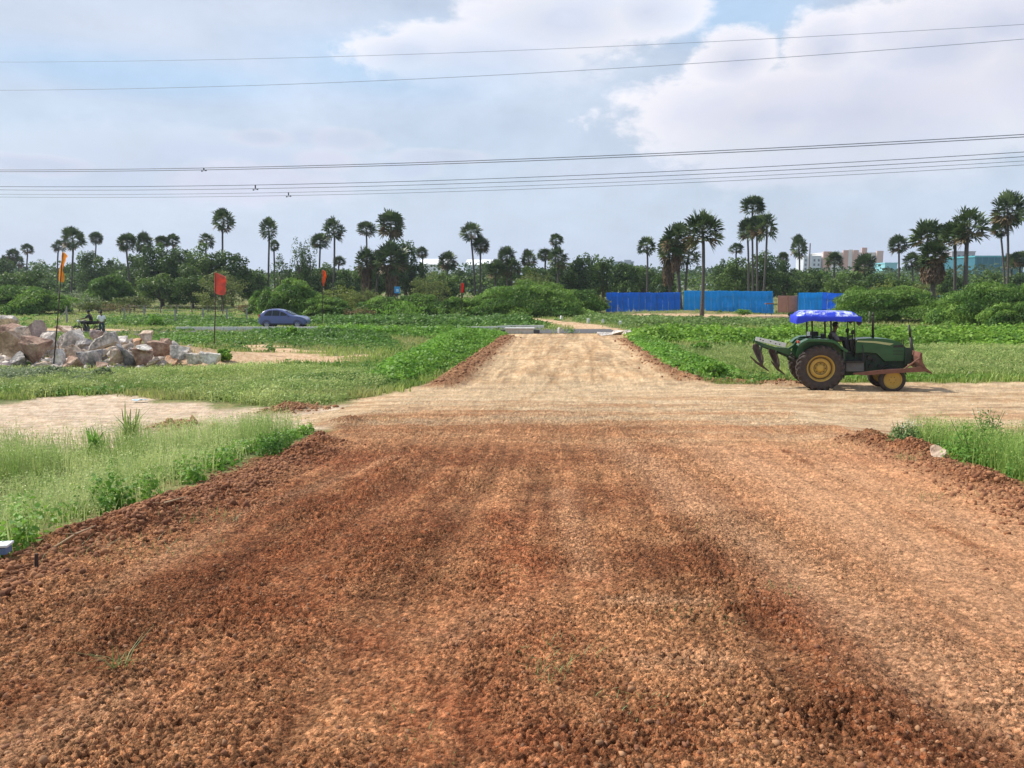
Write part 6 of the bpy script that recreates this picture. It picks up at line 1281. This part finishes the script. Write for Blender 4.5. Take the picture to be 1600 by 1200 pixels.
# ------------------------------------------------------------------ motorcycle, its rider, and the man in white
md_ = 54.0; mo = at(137, 515, md_); mc = thing('motorcycle', 'dark motorcycle standing behind the boulders, front wheel to the left', 'motorcycle', (mo.x, md_, gz(mo.x, md_)), math.pi+.12)
mc.scale = (1.1,)*3
for wx_ in (-.62, .64):
    wl = bpy.data.objects.new('wheel', None); C.objects.link(wl); wl.parent = mc; wl.location = (wx_, 0, .30)
    bm = bmesh.new(); add_lathe(bm, [(.24, -.04), (.29, -.045), (.305, 0), (.29, .045), (.24, .04)], 28, close=True); bm_obj('tyre', bm, rubber, wl, True)
    bm = bmesh.new(); add_lathe(bm, [(.235, -.02), (.25, 0), (.235, .02)], 28, close=True); add_lathe(bm, [(.001, -.05), (.04, -.05), (.04, .05), (.001, .05)], 12)
    for k in range(12): a = k*.5236; add_tube(bm, [(0, 0, 0), (.24*math.cos(a), 0, .24*math.sin(a))], .004, 4)
    bm_obj('rim', bm, grey, wl)
def mp(name, f, m, sm=True): bm = bmesh.new(); f(bm); return bm_obj(name, bm, m, mc, sm)
mp('fork', lambda b: [add_tube(b, [(.64, y, .30), (.42, y, .92)], .022, 6) for y in (-.09, .09)], grey)
mp('handlebar', lambda b: [add_tube(b, [(.30, -.34, 1.04), (.42, -.18, 1.00), (.42, .18, 1.00), (.30, .34, 1.04)], .013, 6)], trim)
mp('headlamp', lambda b: add_lathe(b, [(.001, .60), (.07, .59), (.085, .55), (.06, .46), (.001, .45)], 14, 'X', c=(0, 0, .88)), mat('lamp_white', (.75, .77, .78), .3))
mp('fuel_tank', lambda b: add_tube(b, [(-.02, 0, .80), (.12, 0, .83), (.28, 0, .82), (.36, 0, .78)], [.09, .13, .13, .07], 12), trim)
mp('seat', lambda b: add_tube(b, [(-.72, 0, .84), (-.5, 0, .80), (-.2, 0, .77), (0, 0, .80)], [.07, .10, .11, .08], 10), black)
mp('engine', lambda b: (add_box(b, (.08, 0, .42), (.34, .26, .28)), add_tube(b, [(.12, 0, .5), (.2, 0, .70)], .08, 8)), grey, False)
mp('frame', lambda b: (add_tube(b, [(.42, 0, .9), (.3, 0, .6), (.2, 0, .28), (-.25, 0, .28), (-.62, 0, .30)], .022, 6), add_tube(b, [(.4, 0, .85), (-.1, 0, .68), (-.75, 0, .74)], .022, 6), add_tube(b, [(-.62, .12, .30), (-.4, .12, .7)], .02, 6), add_tube(b, [(-.62, -.12, .30), (-.4, -.12, .7)], .02, 6)), black)
mp('exhaust_pipe', lambda b: add_tube(b, [(.2, .14, .4), (.1, .16, .25), (-.3, .17, .28), (-.8, .18, .36)], [.02, .022, .04, .045], 8), grey)
def mud(b, cx, a0, a1, r_=.34):
    prev = None
    for k in range(13):
        a = R(a0+(a1-a0)*k/12); p = [b.verts.new((cx+r_*math.cos(a), s_, .30+r_*math.sin(a))) for s_ in (-.06, .06)]
        if prev: b.faces.new((prev[0], p[0], p[1], prev[1]))
        prev = p
    bmesh.ops.solidify(b, geom=b.faces[:], thickness=.008)
mp('front_mudguard', lambda b: mud(b, .64, 20, 150), grey); mp('rear_mudguard', lambda b: mud(b, -.62, 30, 160), trim)
mp('side_stand', lambda b: add_tube(b, [(0, .1, .28), (-.05, .30, .01)], .012, 6), grey)
H0 = .92
J = {'pelvis': (-.30, 0, .0), 'waist': (-.27, 0, .16), 'chest': (-.20, 0, .36), 'neck': (-.15, 0, .50), 'head': (-.12, 0, .65)}
for s_, q in (('l', 1), ('r', -1)): J.update({s_+'sh': (-.19, .18*q, .42), s_+'el': (.02, .26*q, .24), s_+'wr': (.24, .28*q, .20), s_+'hip': (-.26, .10*q, -.02), s_+'kn': (.12, .20*q, -.06), s_+'an': (.02, .24*q, -.50), s_+'toe': (.16, .25*q, -.56)})
person('person in dark clothes sitting on the motorcycle behind the boulders', (mo.x, md_, mc.location.z+H0+.04), math.pi+.12, J, (.02, .02, .024), (.025, .025, .03), grip=.9)
mn = at(159.5, 515, 53.6)
J = {'pelvis': (0, 0, .90), 'waist': (.0, 0, 1.06), 'chest': (.01, 0, 1.26), 'neck': (.02, 0, 1.42), 'head': (.04, 0, 1.57)}
for s_, q in (('l', 1), ('r', -1)): J.update({s_+'sh': (0, .18*q, 1.34), s_+'el': (-.03, .25*q, 1.08), s_+'wr': (.12, .20*q, .92), s_+'hip': (0, .10*q, .86), s_+'kn': (.02, .12*q, .46), s_+'an': (-.02, .13*q, .09), s_+'toe': (.12, .15*q, .04)})
person('person in a white shirt and blue jeans standing beside the motorcycle', (mn.x, 53.6, gz(mn.x, 53.6)), R(130), J, (.78, .78, .80), (.03, .055, .09), grip=.3)
# ------------------------------------------------------------------ the air
bm = bmesh.new(); bmesh.ops.create_cube(bm, size=1); me = bpy.data.meshes.new('haze'); bm.to_mesh(me); bm.free()
hz = link('haze', me); hz.scale = (26000, 4200, 62); hz.location = (0, 1900, 28.5)
hm = bpy.data.materials.new('haze'); hm.use_nodes = True; t_ = hm.node_tree; t_.nodes.clear(); o_ = t_.nodes.new('ShaderNodeOutputMaterial'); v_ = t_.nodes.new('ShaderNodeVolumePrincipled')
v_.inputs['Color'].default_value = (.80, .88, 1, 1); v_.inputs['Density'].default_value = .00022; v_.inputs['Anisotropy'].default_value = .2
t_.links.new(v_.outputs[0], o_.inputs['Volume']); me.materials.append(hm); T(hz, 'thin bluish haze in the air over the fields', 'haze', kind='stuff')
